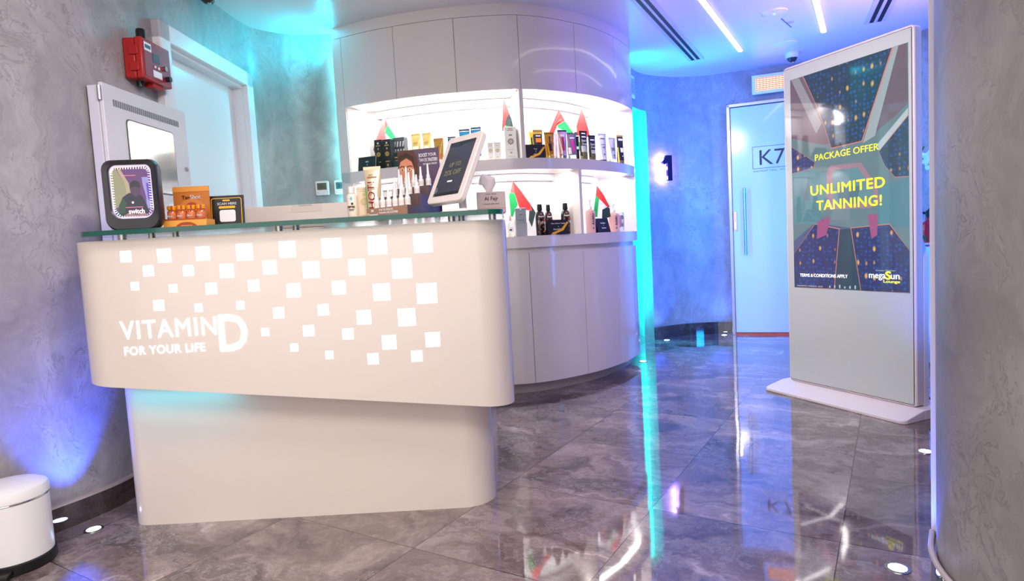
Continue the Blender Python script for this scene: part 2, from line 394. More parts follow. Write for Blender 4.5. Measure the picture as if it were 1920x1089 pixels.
up = obj('upper_body', bm, DESKW, desk, smooth=False)
bm = B()
for x, z, s in sq: box(bm, x - OX - s / 2, x - OX + s / 2, 2.15 - OY, 2.18 - OY, z - s / 2, z + s / 2)
cut = obj('cutter', bm, DESKW, desk, smooth=False)
md = up.modifiers.new('cut', 'BOOLEAN'); md.operation = 'DIFFERENCE'; md.object = cut; md.solver = 'EXACT'
dg = bpy.context.evaluated_depsgraph_get(); nm = bpy.data.meshes.new_from_object(up.evaluated_get(dg)); up.modifiers.clear(); up.data = nm
bpy.data.objects.remove(cut)
for p in nm.polygons: p.use_smooth = True
nm.set_sharp_from_angle(angle=.5)
for x, z, s in sq:
    mk('light_window', lambda bm: box(bm, x - OX - s / 2 + .0004, x - OX + s / 2 - .0004, 2.1765 - OY, 2.1797 - OY, z - s / 2 + .0004, z + s / 2 - .0004), LITE, desk, smooth=False)
bm = B(); prism(bm, [(x - OX, y - OY) for x, y in rrect(-1.485, -.105, 2.298, 2.93, .12, 10, (.075, .12, .02, .02))], 0, lambda x, y: zb(x + OX) + .004)
obj('base_body', bm, DESKW, desk)
yt = 2.17 - OY
text(desk, 'VITAMIN', -1.364 - OX, .722, .332, .062, LITEX, yt, bold=.008, space=1.12)
text(desk, 'D', -1.022 - OX, .664, .094, .122, LITEX, yt, bold=.02)
text(desk, 'FOR YOUR LIFE', -1.357 - OX, .666, .28, .029, LITEX, yt, bold=.012, space=1.1)
area('desk_under_lamp', (-1.2, 2.24, .515), (0, .35, -1), .5, .02, .22, TEAL)

gt = thing('glass_countertop', 'long clear glass top with green edge raised on steel pegs above the desk', 'glass top', (-.74, 2.36, 1.082))
def f(bm): prism(bm, rrect(-.729 + .004, .725 - .004, -.226, .27, .05, 8, (.06, .06, .02, .02)), .0, .0165)
mk('glass_pane', f, GLASS, gt)
o = rrect(-.729, .725, -.23, .274, .05, 8, (.06, .06, .02, .02)); i = rrect(-.7265, .7225, -.2275, .2715, .05, 8, (.0575, .0575, .0175, .0175))
bm = B(); c1 = [Vector(p) for p in o + o[:1]]; c2 = [Vector(p) for p in i + i[:1]]; ribbon(bm, c1, c2, 0, .0165); obj('polished_edge', bm, GLEDGE, gt)
for x, y in ((-1.373, 2.25), (-.815, 2.25), (-.200, 2.25), (-.055, 2.25), (-1.42, 2.52), (-.845, 2.52), (-.185, 2.52), (-1.34, 2.55)):
    mk('steel_peg', lambda bm: lathe(bm, [(.013, -.016), (.013, -.001), (.0145, -.001), (.0145, 0)], 16, (x + .74, y - 2.36, 0)), STEEL, gt)
    mk('peg_cap', lambda bm: lathe(bm, [(.013, .0166), (.013, .019), (.011, .0195)], 16, (x + .74, y - 2.36, 0)), STEEL, gt)
GZ = 1.0987

# ------------------------------------------------------------------ display cabinet
F = spl([(-1.10, 4.266), (-.858, 4.144), (-.657, 4.071), (-.465, 4.019), (-.263, 3.987), (-.066, 3.975), (.124, 3.99), (.305, 4.065), (.497, 4.191), (.633, 4.308), (.764, 4.462), (.863, 4.609), (.968, 4.802), (1.005, 4.96), (.99, 5.12)], 10)
sF = arcs(F); SE = sF[-1]
cabi = thing('display_cabinet', 'tall curved white built-in cabinet with brightly lit shelves behind the desk', 'cabinet', (0, 4.4, 0))
def crib(name, o0, o1, z0, z1, m_, s0=0, s1=None, parent=cabi, **k):
    s1 = SE if s1 is None else s1
    c = sub(F, s0, s1); bm = B()
    A_ = [p - Vector((0, 4.4)) for p in offset(c, o0)]; B_ = [p - Vector((0, 4.4)) for p in offset(c, o1)]
    ribbon(bm, A_, B_, z0, z1); return obj(name, bm, m_, parent, **k)
DP = .30
crib('fascia', 0, .05, 2.381, H, LACQ)
crib('upper_carcass', .022, DP, 1.935, 2.381, LACQ)
gaps = [.0, .076, .48, .879, 1.277, 1.698, 2.15, SE]
for a, b in zip(gaps, gaps[1:]): crib('upper_door', 0, .02, 1.932, 2.3785, LACQ, a + .0015, b - .0015)
crib('middle_shelf', 0, DP, 1.44, 1.509, LACQ)
crib('counter_slab', 0, DP + .02, .947, 1.02, LACQ)
crib('lower_carcass', .035, DP, .072, .947, LACQ)
gl = [.0, .45, .86, 1.277, 1.703, 2.117, SE]
for a, b in zip(gl, gl[1:]): crib('lower_door', .014, .034, .074, .915, LACQ, a + .002, b - .002)
crib('toe_kick', .085, .12, 0, .073, S('toe_kick_grey', (170, 160, 160), .4))
crib('back_panel', DP - .02, DP, 1.02, 1.935, NICHE)
crib('light_valance', DP - .05, DP - .02, 1.885, 1.932, GREYW, .12, 2.3)
crib('light_valance', DP - .05, DP - .02, 1.395, 1.438, GREYW, .12, 2.3)
crib('end_panel', .0, DP, .072, 1.935, LACQ, 0, .08)
crib('end_panel', .0, DP, 1.02, 1.935, LACQ, 2.52, SE)
crib('end_liner', .01, DP, 1.02, 1.932, NICHE, .08, .084)
crib('divider', 0, DP - .02, 1.509, 1.932, LACQ, 1.263, 1.288)
crib('divider', 0, DP - .02, 1.02, 1.44, LACQ, 1.683, 1.706)
crib('divider', 0, DP - .02, 1.02, 1.44, LACQ, .873, .896)
bm = B(); box(bm, -1.099, -1.089, 4.285 - 4.4, 4.345 - 4.4, 0.05, 2.40); obj('led_strip', bm, LEDT, cabi)
def nichelamps(s0, s1, n, z, pw, o=.10):
    for k in range(n):
        s = s0 + (s1 - s0) * (k + .5) / n; c = sub(F, s - .05, s + .05); p = offset(c, o)[len(c) // 2]
        t = (c[-1] - c[0]).normalized()
        l = area('shelf_lamp', (p.x, p.y, z), (-t.y * .35, t.x * .35, -1), (s1 - s0) / n * .9, .05, pw, (1, .99, .98))
        l.rotation_euler = (0, 0, math.atan2(t.y, t.x)); l.rotation_euler.rotate_axis('X', .25)
nichelamps(.1, 1.26, 4, 1.928, 1.55); nichelamps(1.3, 2.5, 4, 1.928, 1.55)
nichelamps(.1, .87, 2, 1.436, 1.2); nichelamps(.9, 1.68, 2, 1.436, 1.2); nichelamps(1.71, 2.5, 2, 1.436, 1.2)

# ------------------------------------------------------------------ left wall fittings
WA = PI / 2 - .034                      # heading of the left wall: local x along the wall, local -y into the room
t = thing('electrical_cabinet', 'white wall cabinet with a slotted vent and mirrored window left of the door', 'wall cabinet', (-1.648, 2.56, 0), WA)
def f(bm): box(bm, .0, .60, -.045, -.004, .78, 1.70)
mk('cabinet_body', f, GREYW, t, bevel=.002)
CW = S('cabinet_white', (214, 212, 214), .35)
mk('cabinet_door', lambda bm: box(bm, .006, .612, -.062, -.0455, .775, 1.712), CW, t, bevel=.003)
for i in range(34): mk('vent_slot', lambda bm: box(bm, .065 + i * .0142, .074 + i * .0142, -.0632, -.0618, 1.628, 1.655), S('vent_dark', (120, 120, 124), .5), t)
mk('window_frame', lambda bm: plate(bm, rrect(.137, .488, 1.293, 1.592, .02), -.0642, -.0618), S('window_gasket', (70, 70, 74), .4), t)
mk('window_glass', lambda bm: plate(bm, rrect(.142, .483, 1.298, 1.587, .018), -.0655, -.0641), mat('window_mirror', (.86, .89, .89), .12, metal=.75), t)
for z in (1.64, .92): mk('hinge', lambda bm: lathe(bm, [(.008, 0), (.008, .055)], 12, (-.003, -.055, z)), STEEL, t)
mk('lock', lambda bm: tubeline(bm, [(.575, -.0615, 1.43), (.575, -.07, 1.43)], .011, 14), STEEL, t)
mk('paper_label', lambda bm: box(bm, .40, .47, -.0632, -.0618, 1.05, 1.25), WINK, t)

t = thing('alarm_panel', 'red fire alarm box with a thick black antenna high on the left wall', 'alarm', (-1.644, 2.83, 1.885), WA)
mk('housing', lambda bm: box(bm, 0.0, .215, -.052, 0, -.09, .085), RED, t, bevel=.006)
mk('cover', lambda bm: box(bm, -.003, .218, -.086, -.054, -.092, .087), RED, t, bevel=.006)
mk('faceplate', lambda bm: plate(bm, rrect(.012, .203, -.08, .075, .006), -.0875, -.0858), S('alarm_face', (140, 30, 50), .35), t)
mk('display', lambda bm: box(bm, .075, .125, -.0885, -.0872, -.004, .036), S('lcd_dark', (72, 84, 88), .25), t)
mk('label_plate', lambda bm: box(bm, .016, .068, -.0885, -.0872, .034, .07), WINK, t)
mk('label_plate', lambda bm: box(bm, .07, .135, -.0885, -.0872, -.07, -.04), WINK, t)
mk('warning_label', lambda bm: box(bm, .02, .062, -.089, -.0883, .044, .06), S('label_green_grey', (60, 90, 84), .4), t)
for x in (.086, .114): mk('button', lambda bm: tubeline(bm, [(x, -.087, -.024), (x, -.091, -.024)], .006, 12), WINK, t)
mk('key_switch', lambda bm: tubeline(bm, [(.165, -.087, -.012), (.165, -.095, -.012)], .011, 14), STEEL, t)
mk('knob', lambda bm: tubeline(bm, [(.172, -.087, -.058), (.172, -.108, -.058)], .012, 14), BLACK, t)
mk('antenna', lambda bm: lathe(bm, [(.02, .085), (.019, .145), (.016, .150), (.0, .151)], 20, (.095, -.03, 0)), BLACK, t)
mk('cable_gland', lambda bm: lathe(bm, [(.014, -.115), (.016, -.09)], 14, (.06, -.03, 0)), BLACK, t)
mk('bottom_plate', lambda bm: box(bm, .09, .17, -.07, -.03, -.108, -.092), RED, t)
for z in (.03, -.04): mk('clip', lambda bm: box(bm, -.008, -.002, -.07, -.03, z - .02, z + .02), RED, t, bevel=.002)

for k, (x0, lab, dig) in enumerate(((-1.293, 'white thermostat reading 23, the left one on the teal wall', '23.'), (-1.166, 'white thermostat reading 24, half hidden by the display cabinet edge', '24'))):
    t = thing('thermostat', lab, 'thermostat', (x0 + .043, 4.338 + .004 * k, 1.425), .02, 'thermostats on the teal wall')
    mk('housing', lambda bm: plate(bm, rrect(-.044, .044, -.047, .047, .008), -.022, 0), WHITE, t, bevel=.002)
    mk('screen', lambda bm: plate(bm, rrect(-.033, .031, -.012, .034, .003), -.0228, -.0218), S('lcd_olive' if not k else 'lcd_teal', (92, 100, 84) if not k else (40, 110, 120), .25), t)
    text(t, dig, -.018, .0, .032, .022, INK, -.0229, name='digits')
    mk('button', lambda bm: tubeline(bm, [(-.03, -.0215, -.032), (-.03, -.0235, -.032)], .006, 12), GREYW, t)

# pedal bin
t = thing('pedal_bin', 'white round pedal bin with black base at the left wall', 'bin', (-1.712, 2.045, 0), math.radians(18))
t.scale = (.93, .93, .93)
mk('base_ring', lambda bm: lathe(bm, [(.118, 0), (.122, .004), (.122, .036), (.118, .04)], 40), BLACK, t)
mk('bucket', lambda bm: lathe(bm, [(.116, .0395), (.117, .245)], 48), WHITE, t)
mk('rim', lambda bm: lathe(bm, [(.1175, .245), (.1185, .247), (.1175, .2505)], 48), CHROME, t)
mk('lid', lambda bm: lathe(bm, [(.117, .2505), (.120, .253), (.120, .272), (.115, .287), (.098, .297), (.06, .303), (0.0, .305)], 48), WHITE, t)
def f(bm): plate(bm, rrect(-.035, .035, .008, .026, .006), -.165, -.115)
mk('pedal', f, BLACK, t, bevel=.003)

# ------------------------------------------------------------------ fittings at the back: glass door, numeral, vents
KA = math.atan2(-.162, .422)
dk = bpy.data.objects.new('door_2', None); COL.objects.link(dk); struct(dk)
dk.location = (2.075, 5.925, 0); dk.rotation_euler = (0, 0, KA)
FRA = S('door_frame_silver', (170, 182, 192), .25, metal=.7)
FROST = S('frosted_white_glass', (206, 222, 240), .12, coat=.6)
def f(bm): box(bm, 0, .028, -.03, .02, 0, 2.14); box(bm, .97, .998, -.03, .02, 0, 2.14); box(bm, 0, .998, -.03, .02, 2.112, 2.14)
mk('door_frame', f, FRA, dk, bevel=.002)
mk('door_seal', lambda bm: box(bm, .0285, .033, -.012, -.004, .02, 2.108), S('door_seal_pink', (214, 150, 150), .4), dk)
mk('door_leaf', lambda bm: box(bm, .034, .968, -.018, -.006, .022, 2.106), FROST, dk, bevel=.002)
mk('threshold', lambda bm: box(bm, .028, .97, -.03, .02, .0005, .017), S('threshold_orange', (236, 92, 52), .35), dk)
hd = mk('pull_handle', lambda bm: tubeline(bm, [(.137, -.062, .755), (.137, -.062, 1.37)], .0125, 16), STEEL, dk)
def f(bm):
    for z in (.84, 1.285): tubeline(bm, [(.137, -.018, z), (.137, -.06, z)], .008, 10)
mk('handle_stud', f, STEEL, hd)
mk('lock_case', lambda bm: box(bm, .036, .066, -.026, -.018, .98, 1.16), STEEL, dk, bevel=.002)
mk('lock_cylinder', lambda bm: box(bm, .044, .058, -.030, -.0262, 1.0, 1.06), CHROME, dk)
SIG = S('vinyl_dark', (34, 44, 52), .4)
def f(bm):
    x0, x1, z0, z1, w = .215, .60, 1.535, 1.735, .004
    for a in ((x0, x1, z0, z0 + w), (x0, x1, z1 - w, z1), (x0, x0 + w, z0, z1), (x1 - w, x1, z0, z1)): box(bm, a[0], a[1], -.0192, -.0182, a[2], a[3])
mk('sign_border', f, SIG, dk, smooth=False)
text(dk, 'K7', .275, 1.565, .215, .135, SIG, -.0183)
text(dk, 'INSTANT TAN · VITAMIN D', .222, 1.505, .37, .014, SIG, -.0183)

c = sub(WB, sop, sop + .3); tt = (c[-1] - c[0]).normalized()
ANG1 = math.atan2(WB[25].y - WB[22].y, WB[25].x - WB[22].x)
pn = Vector((1.475, 5.963)); ANG1 = math.atan2(.13, .30)
t = thing('numeral_sign', 'dark metal numeral 1 with white and violet halo glow on the blue back wall', 'sign', (pn.x, pn.y, 1.595), ANG1)
ONE = [(-.058, .055), (-.008, .118), (.052, .118), (.052, -.115), (.0, -.115), (.0, .052), (-.034, .030)]
mk('numeral', lambda bm: plate(bm, ONE, -.075, -.048), S('sign_dark_metal', (40, 34, 70), .3, metal=.4), t, smooth=False)
mk('halo_backlight', lambda bm: plate(bm, [(x * .95, z * .97) for x, z in ONE], -.0475, -.040), mat('halo_led', (.8, .75, 1), .4, emis=(.55, .40, 1.0), es=9), t, smooth=False)
for dx in (-.02, .03): mk('spacer', lambda bm: tubeline(bm, [(dx, .0, -.07), (dx, -.045, -.07)], .003, 8), STEEL, t)
for dz in (-.09, 0, .09):
    l = bpy.data.lights.new('halo_lamp', 'POINT'); l.energy = 1.3; l.color = (.34, .2, 1); l.shadow_soft_size = .015
    o = bpy.data.objects.new('halo_lamp', l); COL.objects.link(o); o.location = (pn.x + .012 * .4 - .02, pn.y - .035, 1.60 + dz)

t = thing('wall_vent', 'white framed vent glowing orange above the frosted glass door', 'vent', (2.30, 5.825, 2.285), KA)
def f(bm): plate(bm, [(-.02, -.085), (.33, -.085), (.33, .085), (-.02, .085)], -.015, .0)
mk('frame', f, WHITE, t, bevel=.002)
mk('backing', lambda bm: box(bm, .015, .295, -.0165, -.0152, -.055, .055), mat('vent_glow', (.9, .6, .4), .5, emis=(1, .36, .04), es=1.5), t)
for k in range(7): mk('slat', lambda bm: box(bm, .015, .295, -.021, -.0168, -.052 + k * .0165, -.047 + k * .0165), S('slat_copper', (232, 150, 60), .4), t)
for k in range(11): mk('bar', lambda bm: box(bm, .018 + k * .027, .021 + k * .027, -.0235, -.0212, -.055, .055), S('bar_copper', (214, 128, 50), .4), t)
t = thing('wall_vent', 'small white louvred vent on blue wall beside the display cabinet top', 'vent', (1.115, 5.55, 2.28), math.atan2(.24, .12))
mk('frame', lambda bm: box(bm, -.09, .11, -.014, 0, -.095, .095), WHITE, t, bevel=.003)
for k in range(7): mk('louvre', lambda bm: plate(bm, [(-.06, -.066 + k * .02), (.08, -.066 + k * .02), (.08, -.056 + k * .02), (-.06, -.056 + k * .02)], -.02, -.0142), S('louvre_grey', (150, 155, 160), .4), t)

# ------------------------------------------------------------------ ceiling fittings
def line_light(p, q, w, label):
    p, q = Vector(p), Vector(q); t = thing('linear_ceiling_light', label, 'ceiling light', ((p.x + q.x) / 2, (p.y + q.y) / 2, H), math.atan2(q.y - p.y, q.x - p.x), 'linear ceiling lights')
    L_ = (q - p).length / 2
    mk('profile', lambda bm: box(bm, -L_, L_, -w / 2 - .003, w / 2 + .003, -.004, -.0001), WHITE, t)
    mk('diffuser', lambda bm: prism(bm, rrect(-L_ + .004, L_ - .004, -w / 2, w / 2, w * .49), -.010, -.0042), LEDW, t)
line_light((1.985, 5.285), (.45, 2.62), .034, 'slim lit line light over the floor, ending above the glass door')
line_light((2.475, 4.90), (1.35, 2.95), .036, 'slim lit line light on the ceiling, ending above the totem screen')
def slot(p, q, w, label, n=2):
    p, q = Vector(p), Vector(q); t = thing('slot_diffuser', label, 'air diffuser', ((p.x + q.x) / 2, (p.y + q.y) / 2, H), math.atan2(q.y - p.y, q.x - p.x))
    L_ = (q - p).length / 2
    mk('frame', lambda bm: box(bm, -L_, L_, -w / 2, w / 2, -.006, -.0001), S('diffuser_white', (205, 205, 210), .35), t)
    for k in range(n):
        y = (k - (n - 1) / 2) * w * .36
        mk('slot', lambda bm: box(bm, -L_ + .02, L_ - .03, y - w * .10, y + w * .10, -.0075, -.0062), S('slot_black', (18, 20, 26), .5), t)
slot((1.675, 5.475), (.42, 3.12), .125, 'long twin slot air diffuser in the ceiling beside the display cabinet')
slot((2.77, 4.74), (2.08, 3.1), .14, 'twin slot air diffuser in the ceiling above the totem screen')
t = thing('smoke_detector', 'flat round ceiling detector with a small green light', 'detector', (1.895, 4.405, H))
mk('disc', lambda bm: lathe(bm, [(.0, -.016), (.05, -.015), (.078, -.008), (.082, -.0001)], 32), WHITE, t)
mk('status_lens', lambda bm: lathe(bm, [(.0, -.021), (.005, -.020), (.006, -.0155)], 10, (-.012, -.01, 0)), mat('status_green', (.2, 1, .4), .4, emis=(.1, 1, .3), es=3), t)
t = thing('ceiling_speaker', 'flat round speaker grille in the ceiling before the dome camera', 'speaker', (2.305, 5.17, H))
mk('grille', lambda bm: lathe(bm, [(.0, -.006), (.07, -.006), (.075, -.009)], 32), S('grille_white', (200, 200, 206), .5), t)
mk('ring', lambda bm: lathe(bm, [(.075, -.010), (.092, -.006), (.094, -.0001)], 32), WHITE, t)
t = thing('access_hatch', 'small square hatch in the ceiling beside the detector', 'hatch', (2.1, 4.63, H), .9)
mk('panel', lambda bm: box(bm, -.02, .02, -.02, .02, -.006, -.0001), S('hatch_white', (190, 190, 200), .4), t)
mk('slot', lambda bm: box(bm, -.13, .13, .025, .031, -.003, -.0001), S('hatch_slot', (110, 110, 130), .5), t)
def dome(loc, label, s=1.0):
    t = thing('dome_camera', label, 'camera', loc)
    mk('mount', lambda bm: lathe(bm, [(.05 * s, -.045 * s), (.056 * s, -.03 * s), (.056 * s, -.0001)], 28), S('camera_white', (225, 225, 230), .3), t)
    mk('bubble', lambda bm: lathe(bm, [(.0, -.083 * s), (.02 * s, -.079 * s), (.034 * s, -.066 * s), (.041 * s, -.0455 * s)], 28), mat('smoked_dome', (.02, .02, .025), .06, coat=1), t)
    mk('lens', lambda bm: lathe(bm, [(.0, -.086 * s), (.008 * s, -.084 * s), (.01 * s, -.079 * s)], 12, (.006, -.008, 0)), CHROME, t)
dome((2.47, 5.43, H), 'white dome camera hanging from the ceiling near the back wall')
dome((-1.56, 3.53, H), 'chrome dome camera at the top of the left wall', 1.05)

# floor uplights: fixture and its own beam
def uplight(x, y, label, d, pw, ang=75):
    t = thing('floor_uplight', label, 'floor light', (x, y, 0), 0, 'blue floor uplights')
    mk('ring', lambda bm: lathe(bm, [(.034, .0005), (.033, .003), (.026, .0035)], 28), STEEL, t)
    mk('lens', lambda bm: lathe(bm, [(.0, .0048), (.02, .0046), (.024, .0036)], 24), LEDB, t)
    spot('uplight_beam', (x, y, .012), d, pw, BLUE, ang)
uplight(-1.612, 2.285, 'glowing blue uplight set in the floor border between bin and desk', (-.16, .06, 1), 46, 66)
uplight(1.415, 5.80, 'blue floor uplight under the glowing numeral', (.0, .16, 1), 16)
uplight(1.985, 5.90, 'blue floor uplight beside the glass door frame', (-.05, .12, 1), 16)
uplight(.996, 4.87, 'blue floor uplight at the cabinet right end', (.25, .1, 1), 8)
uplight(1.717, 2.607, 'blue floor uplight between totem and right wall', (.15, .1, 1), 18, 110)
uplight(1.049, 1.716, 'blue floor uplight nearest the camera by the right wall', (.2, -.1, 1), 12)
uplight(2.75, 3.9, 'blue floor uplight behind the totem screen', (.12, .2, 1), 34, 120)  # unseen fixture, added to wash the ceiling blue
uplight(2.95, 5.0, 'blue floor uplight in the corner behind the totem', (.0, .0, 1), 30, 120)  # second unseen fixture added for the blue ceiling wash
uplight(1.16, 1.50, 'blue floor uplight at the foot of the right wall', (.05, .0, 1), 1)

# ------------------------------------------------------------------ totem screen
L_, R_ = Vector((1.675, 3.806)), Vector((1.985, 3.075)); TW = (R_ - L_).length
TA = math.atan2(R_.y - L_.y, R_.x - L_.x)
tot = thing('digital_totem', 'tall white freestanding advertising screen offering unlimited tanning', 'totem', (L_.x, L_.y, 0), TA)
BEZ = S('totem_bezel', (226, 214, 214), .3)
mk('housing', lambda bm: plate(bm, rrect(0, TW, .05, 1.918, .022), .0, .055), BEZ, tot, bevel=.006)
mk('rear_box', lambda bm: plate(bm, [(.02, .05), (TW - .0, .05), (TW - .0, .80), (TW - .03, .90), (.05, .90), (.02, .80)], .0555, .095), BEZ, tot, bevel=.004)
mk('front_glass', lambda bm: plate(bm, rrect(.014, TW - .014, .064, 1.904, .014), -.0035, -.0002), S('totem_glass_grey', (196, 204, 200), .06, coat=1), tot)
mk('bezel_seam', lambda bm: [box(bm, a, b, -.0012, -.0001, c_, d) for a, b, c_, d in ((.0115, .0138, .064, 1.904), (TW - .0138, TW - .0115, .064, 1.904), (.014, TW - .014, 1.9045, 1.907), (.014, TW - .014, .0605, .0635))] and None, S('seam_dark', (70, 60, 60), .5), tot, smooth=False)
def f(bm):
    # wedge foot: thin at the front, rising to the back
    pts = [(-.03, -.165), (TW + .0, -.14), (TW + .05, -.06), (TW + .055, .20), (-.04, .20), (-.06, -.12)]
    prism(bm, pts, 0, lambda x, y: .022 if y < -.04 else .05)
mk('foot_plate', lambda bm: (prism(bm, rrect(-.05, TW + .045, -.16, -.0045, .03, 6, (.03, .03, 0, 0)), 0, lambda x, y: .016 + max(0, (y + .16)) * .22), prism(bm, rrect(-.05, TW + .045, -.0044, .20, .03, 6, (0, 0, .03, .03)), 0, .0495)) and None, S('totem_foot', (232, 220, 224), .3), tot, bevel=.003)
# screen artwork, flat, on the screen
SY = -.0036
scr = mk('screen', lambda bm: box(bm, .056, TW - .028, SY - .0012, SY, .624, 1.838), mat('screen_base', (.02, .02, .02), .05, emis=srgb(96, 122, 130), es=.75, coat=1), tot, smooth=False)
def ledmat(name, base, ys):
    M = bpy.data.materials.new(name); M.use_nodes = True; nt = M.node_tree; b = nt.nodes['Principled BSDF']; L = nt.links.new
    tc = N(nt, 'ShaderNodeTexCoord'); mp = N(nt, 'ShaderNodeMapping'); mp.inputs['Scale'].default_value = (1, .02, 1); L(tc.outputs['Object'], mp.inputs['Vector'])
    v1 = N(nt, 'ShaderNodeTexVoronoi', Scale=42, Randomness=.45); L(mp.outputs[0], v1.inputs['Vector'])
    m2 = N(nt, 'ShaderNodeMapping'); m2.inputs['Scale'].default_value = (1, .02, .62); L(tc.outputs['Object'], m2.inputs['Vector'])
    v2 = N(nt, 'ShaderNodeTexVoronoi', Scale=21, Randomness=.18); L(m2.outputs[0], v2.inputs['Vector'])
    d1 = ramp(nt, v1.outputs['Distance'], [(.22, (1, 1, 1)), (.42, (0, 0, 0))]); d2 = ramp(nt, v2.outputs['Distance'], [(.10, (1, 1, 1)), (.22, (0, 0, 0))])
    c = mix(nt, math_(nt, 'MULTIPLY', d1, .55), srgb(*base), srgb(24, 84, 170)); sc3 = N(nt, 'ShaderNodeSeparateColor'); L(v2.outputs['Color'], sc3.inputs[0]); g2 = math_(nt, 'GREATER_THAN', sc3.outputs[0], .55)
    c = mix(nt, math_(nt, 'MULTIPLY', math_(nt, 'MULTIPLY', d2, g2), ys), c, srgb(226, 168, 66))
    L(c, b.inputs['Emission Color']); b.inputs['Emission Strength'].default_value = .85
    b.inputs['Base Color'].default_value = (.02, .02, .02, 1); b.inputs['Roughness'].default_value = .06; b.inputs['Coat Weight'].default_value = 1
    return M
LEDA = ledmat('picture_lamp_panel', (14, 50, 72), .75); LEDC = ledmat('picture_lamp_panel_violet', (36, 42, 92), .85)
def E(name, rgb, es=.8): return mat('picture_' + name, (.02, .02, .02), .06, emis=srgb(*rgb), es=es, coat=1)
def art(pts, m_, k): mk('picture_shape', lambda bm: plate(bm, pts, SY - .0013 - .0002 * (k + 1), SY - .0012 - .0002 * k), m_, scr, smooth=False)
def grow(pts, d):
    cx = sum(p[0] for p in pts) / len(pts); cz = sum(p[1] for p in pts) / len(pts)
    return [(min(TW - .029, max(.057, cx + (x - cx) * (1 + d))), min(1.837, max(.625, cz + (z - cz) * (1 + d)))) for x, z in pts]
Tp = [(.157,1.836),(.676,1.834),(.509,1.418),(.33,1.411),(.294,1.519),(.239,1.659)]
Rp = [(.612,1.341),(.764,1.486),(.764,1.203),(.695,1.207),(.643,1.268)]
Lp = [(.058,1.449),(.139,1.397),(.216,1.341),(.207,1.315),(.058,1.30)]
BL = [(.21,.987),(.364,.953),(.327,.632),(.058,.628),(.06,.82)]
BR = [(.449,.955),(.661,.965),(.762,.835),(.762,.631),(.502,.629)]
art([(.0575, 1.8365), (.76, 1.8365), (.764, 1.55), (.69, 1.50), (.57, 1.43), (.28, 1.43), (.0575, 1.50)], E('mauve', (104, 84, 98)), 0)
art([(.676,1.836),(.718,1.836),(.588,1.425),(.52,1.40)], E('pale_beam', (150, 160, 165)), 1)
art([(.065,1.836),(.12,1.836),(.27,1.55),(.23,1.50)], E('pale_beam2', (138, 136, 142)), 1)
art([(.764,1.53),(.764,1.49),(.612,1.345),(.60,1.38)], E('pale_beam3', (170, 182, 186)), 1)
art([(.0575,1.30),(.0575,1.0),(.22,.99),(.30,1.10),(.29,1.27),(.21,1.31)], E('teal_seat', (84, 128, 140)), 1)
art([(.60,1.17),(.764,1.19),(.764,.95),(.60,.96)], E('teal_seat2', (70, 120, 134)), 1)
art([(.0575,.9),(.21,1.0),(.45,.96),(.66,.97),(.764,.84),(.764,.626),(.0575,.626)], E('violet_floor', (74, 82, 124)), 1)
art([(.36,.955),(.45,.957),(.502,.628),(.328,.628)], E('dark_gap', (38, 62, 82)), 2)
PK = E('pink_rim', (186, 122, 118))
for k, (p, m_) in enumerate(((Tp, LEDA), (Rp, LEDA), (Lp, LEDC), (BL, LEDC), (BR, LEDC))):
    art(grow(p, .055), PK, 3); art(grow(p, .025), E('rim_dark', (60, 40, 52)), 4); art(p, m_, 5)
art([(.231,1.008),(.316,1.03),(.288,.929),(.222,.908)], E('magenta', (150, 74, 120)), 6); art([(.542,1.024),(.598,1.026),(.596,.918),(.563,.899)], E('magenta', (150, 74, 120)), 6)
art([(.295,1.271),(.321,1.311),(.507,1.301),(.599,1.164),(.609,1.083),(.56,1.06),(.292,1.07)], E('pink_frame', (150, 116, 132)), 3)
art([(.333,1.261),(.352,1.283),(.489,1.278),(.577,1.156),(.582,1.09),(.33,1.085)], E('teal_door', (92, 132, 144)), 4)
art([(.36,1.19),(.50,1.18),(.48,1.09),(.37,1.09)], E('teal_inner', (72, 108, 124)), 5)
YT = E('yellow_text', (250, 240, 58), 1.0); WT = E('white_text', (240, 244, 246), 1.0)
TY = SY - .0028
text(scr, 'PACKAGE OFFER', .221, 1.349, .389, .035, YT, TY, bold=.004, rot=.006)
text(scr, 'UNLIMITED', .188, 1.157, .452, .053, YT, TY, bold=.022, rot=.006, space=1.08)
text(scr, 'TANNING!', .226, 1.070, .396, .053, YT, TY, bold=.022, space=1.08)
text(scr, 'TERMS & CONDITIONS APPLY', .100, .690, .318, .018, WT, TY, bold=.02)
text(scr, 'Activate Windows', .584, .731, .108, .009, E('faint_text', (150, 165, 170)), TY)
text(scr, 'mega', .546, .684, .093, .032, WT, TY, bold=.012)
text(scr, 'S', .640, .690, .027, .040, YT, TY, bold=.04)
text(scr, 'un', .668, .692, .046, .022, WT, TY, bold=.016)
text(scr, 'Lounge', .628, .668, .088, .018, YT, TY, bold=.02)
text(scr, 'UNLIMITED TANNING  02/25', .077, .632, .18, .008, E('footer_text', (170, 180, 190)), TY)
for k in range(6): mk('footer_icon', lambda bm: box(bm, .30 + k * .032, .308 + k * .032, TY - .0006, TY, .632, .643 + .004 * (k % 3)), E('footer_icon', (170, 185, 190)), scr)
mk('status_dot', lambda bm: lathe(bm, [(.003, 0), (.003, .001)], 8, (.716, SY - .001, .586)), WINK, tot)
mk('power_cable', lambda bm: tubeline(bm, [(TW - .02, .10, .10), (TW + .0, .16, .03), (TW + .02, .26, .008), (TW + .1, .4, .008)], .004), BLACK, tot)

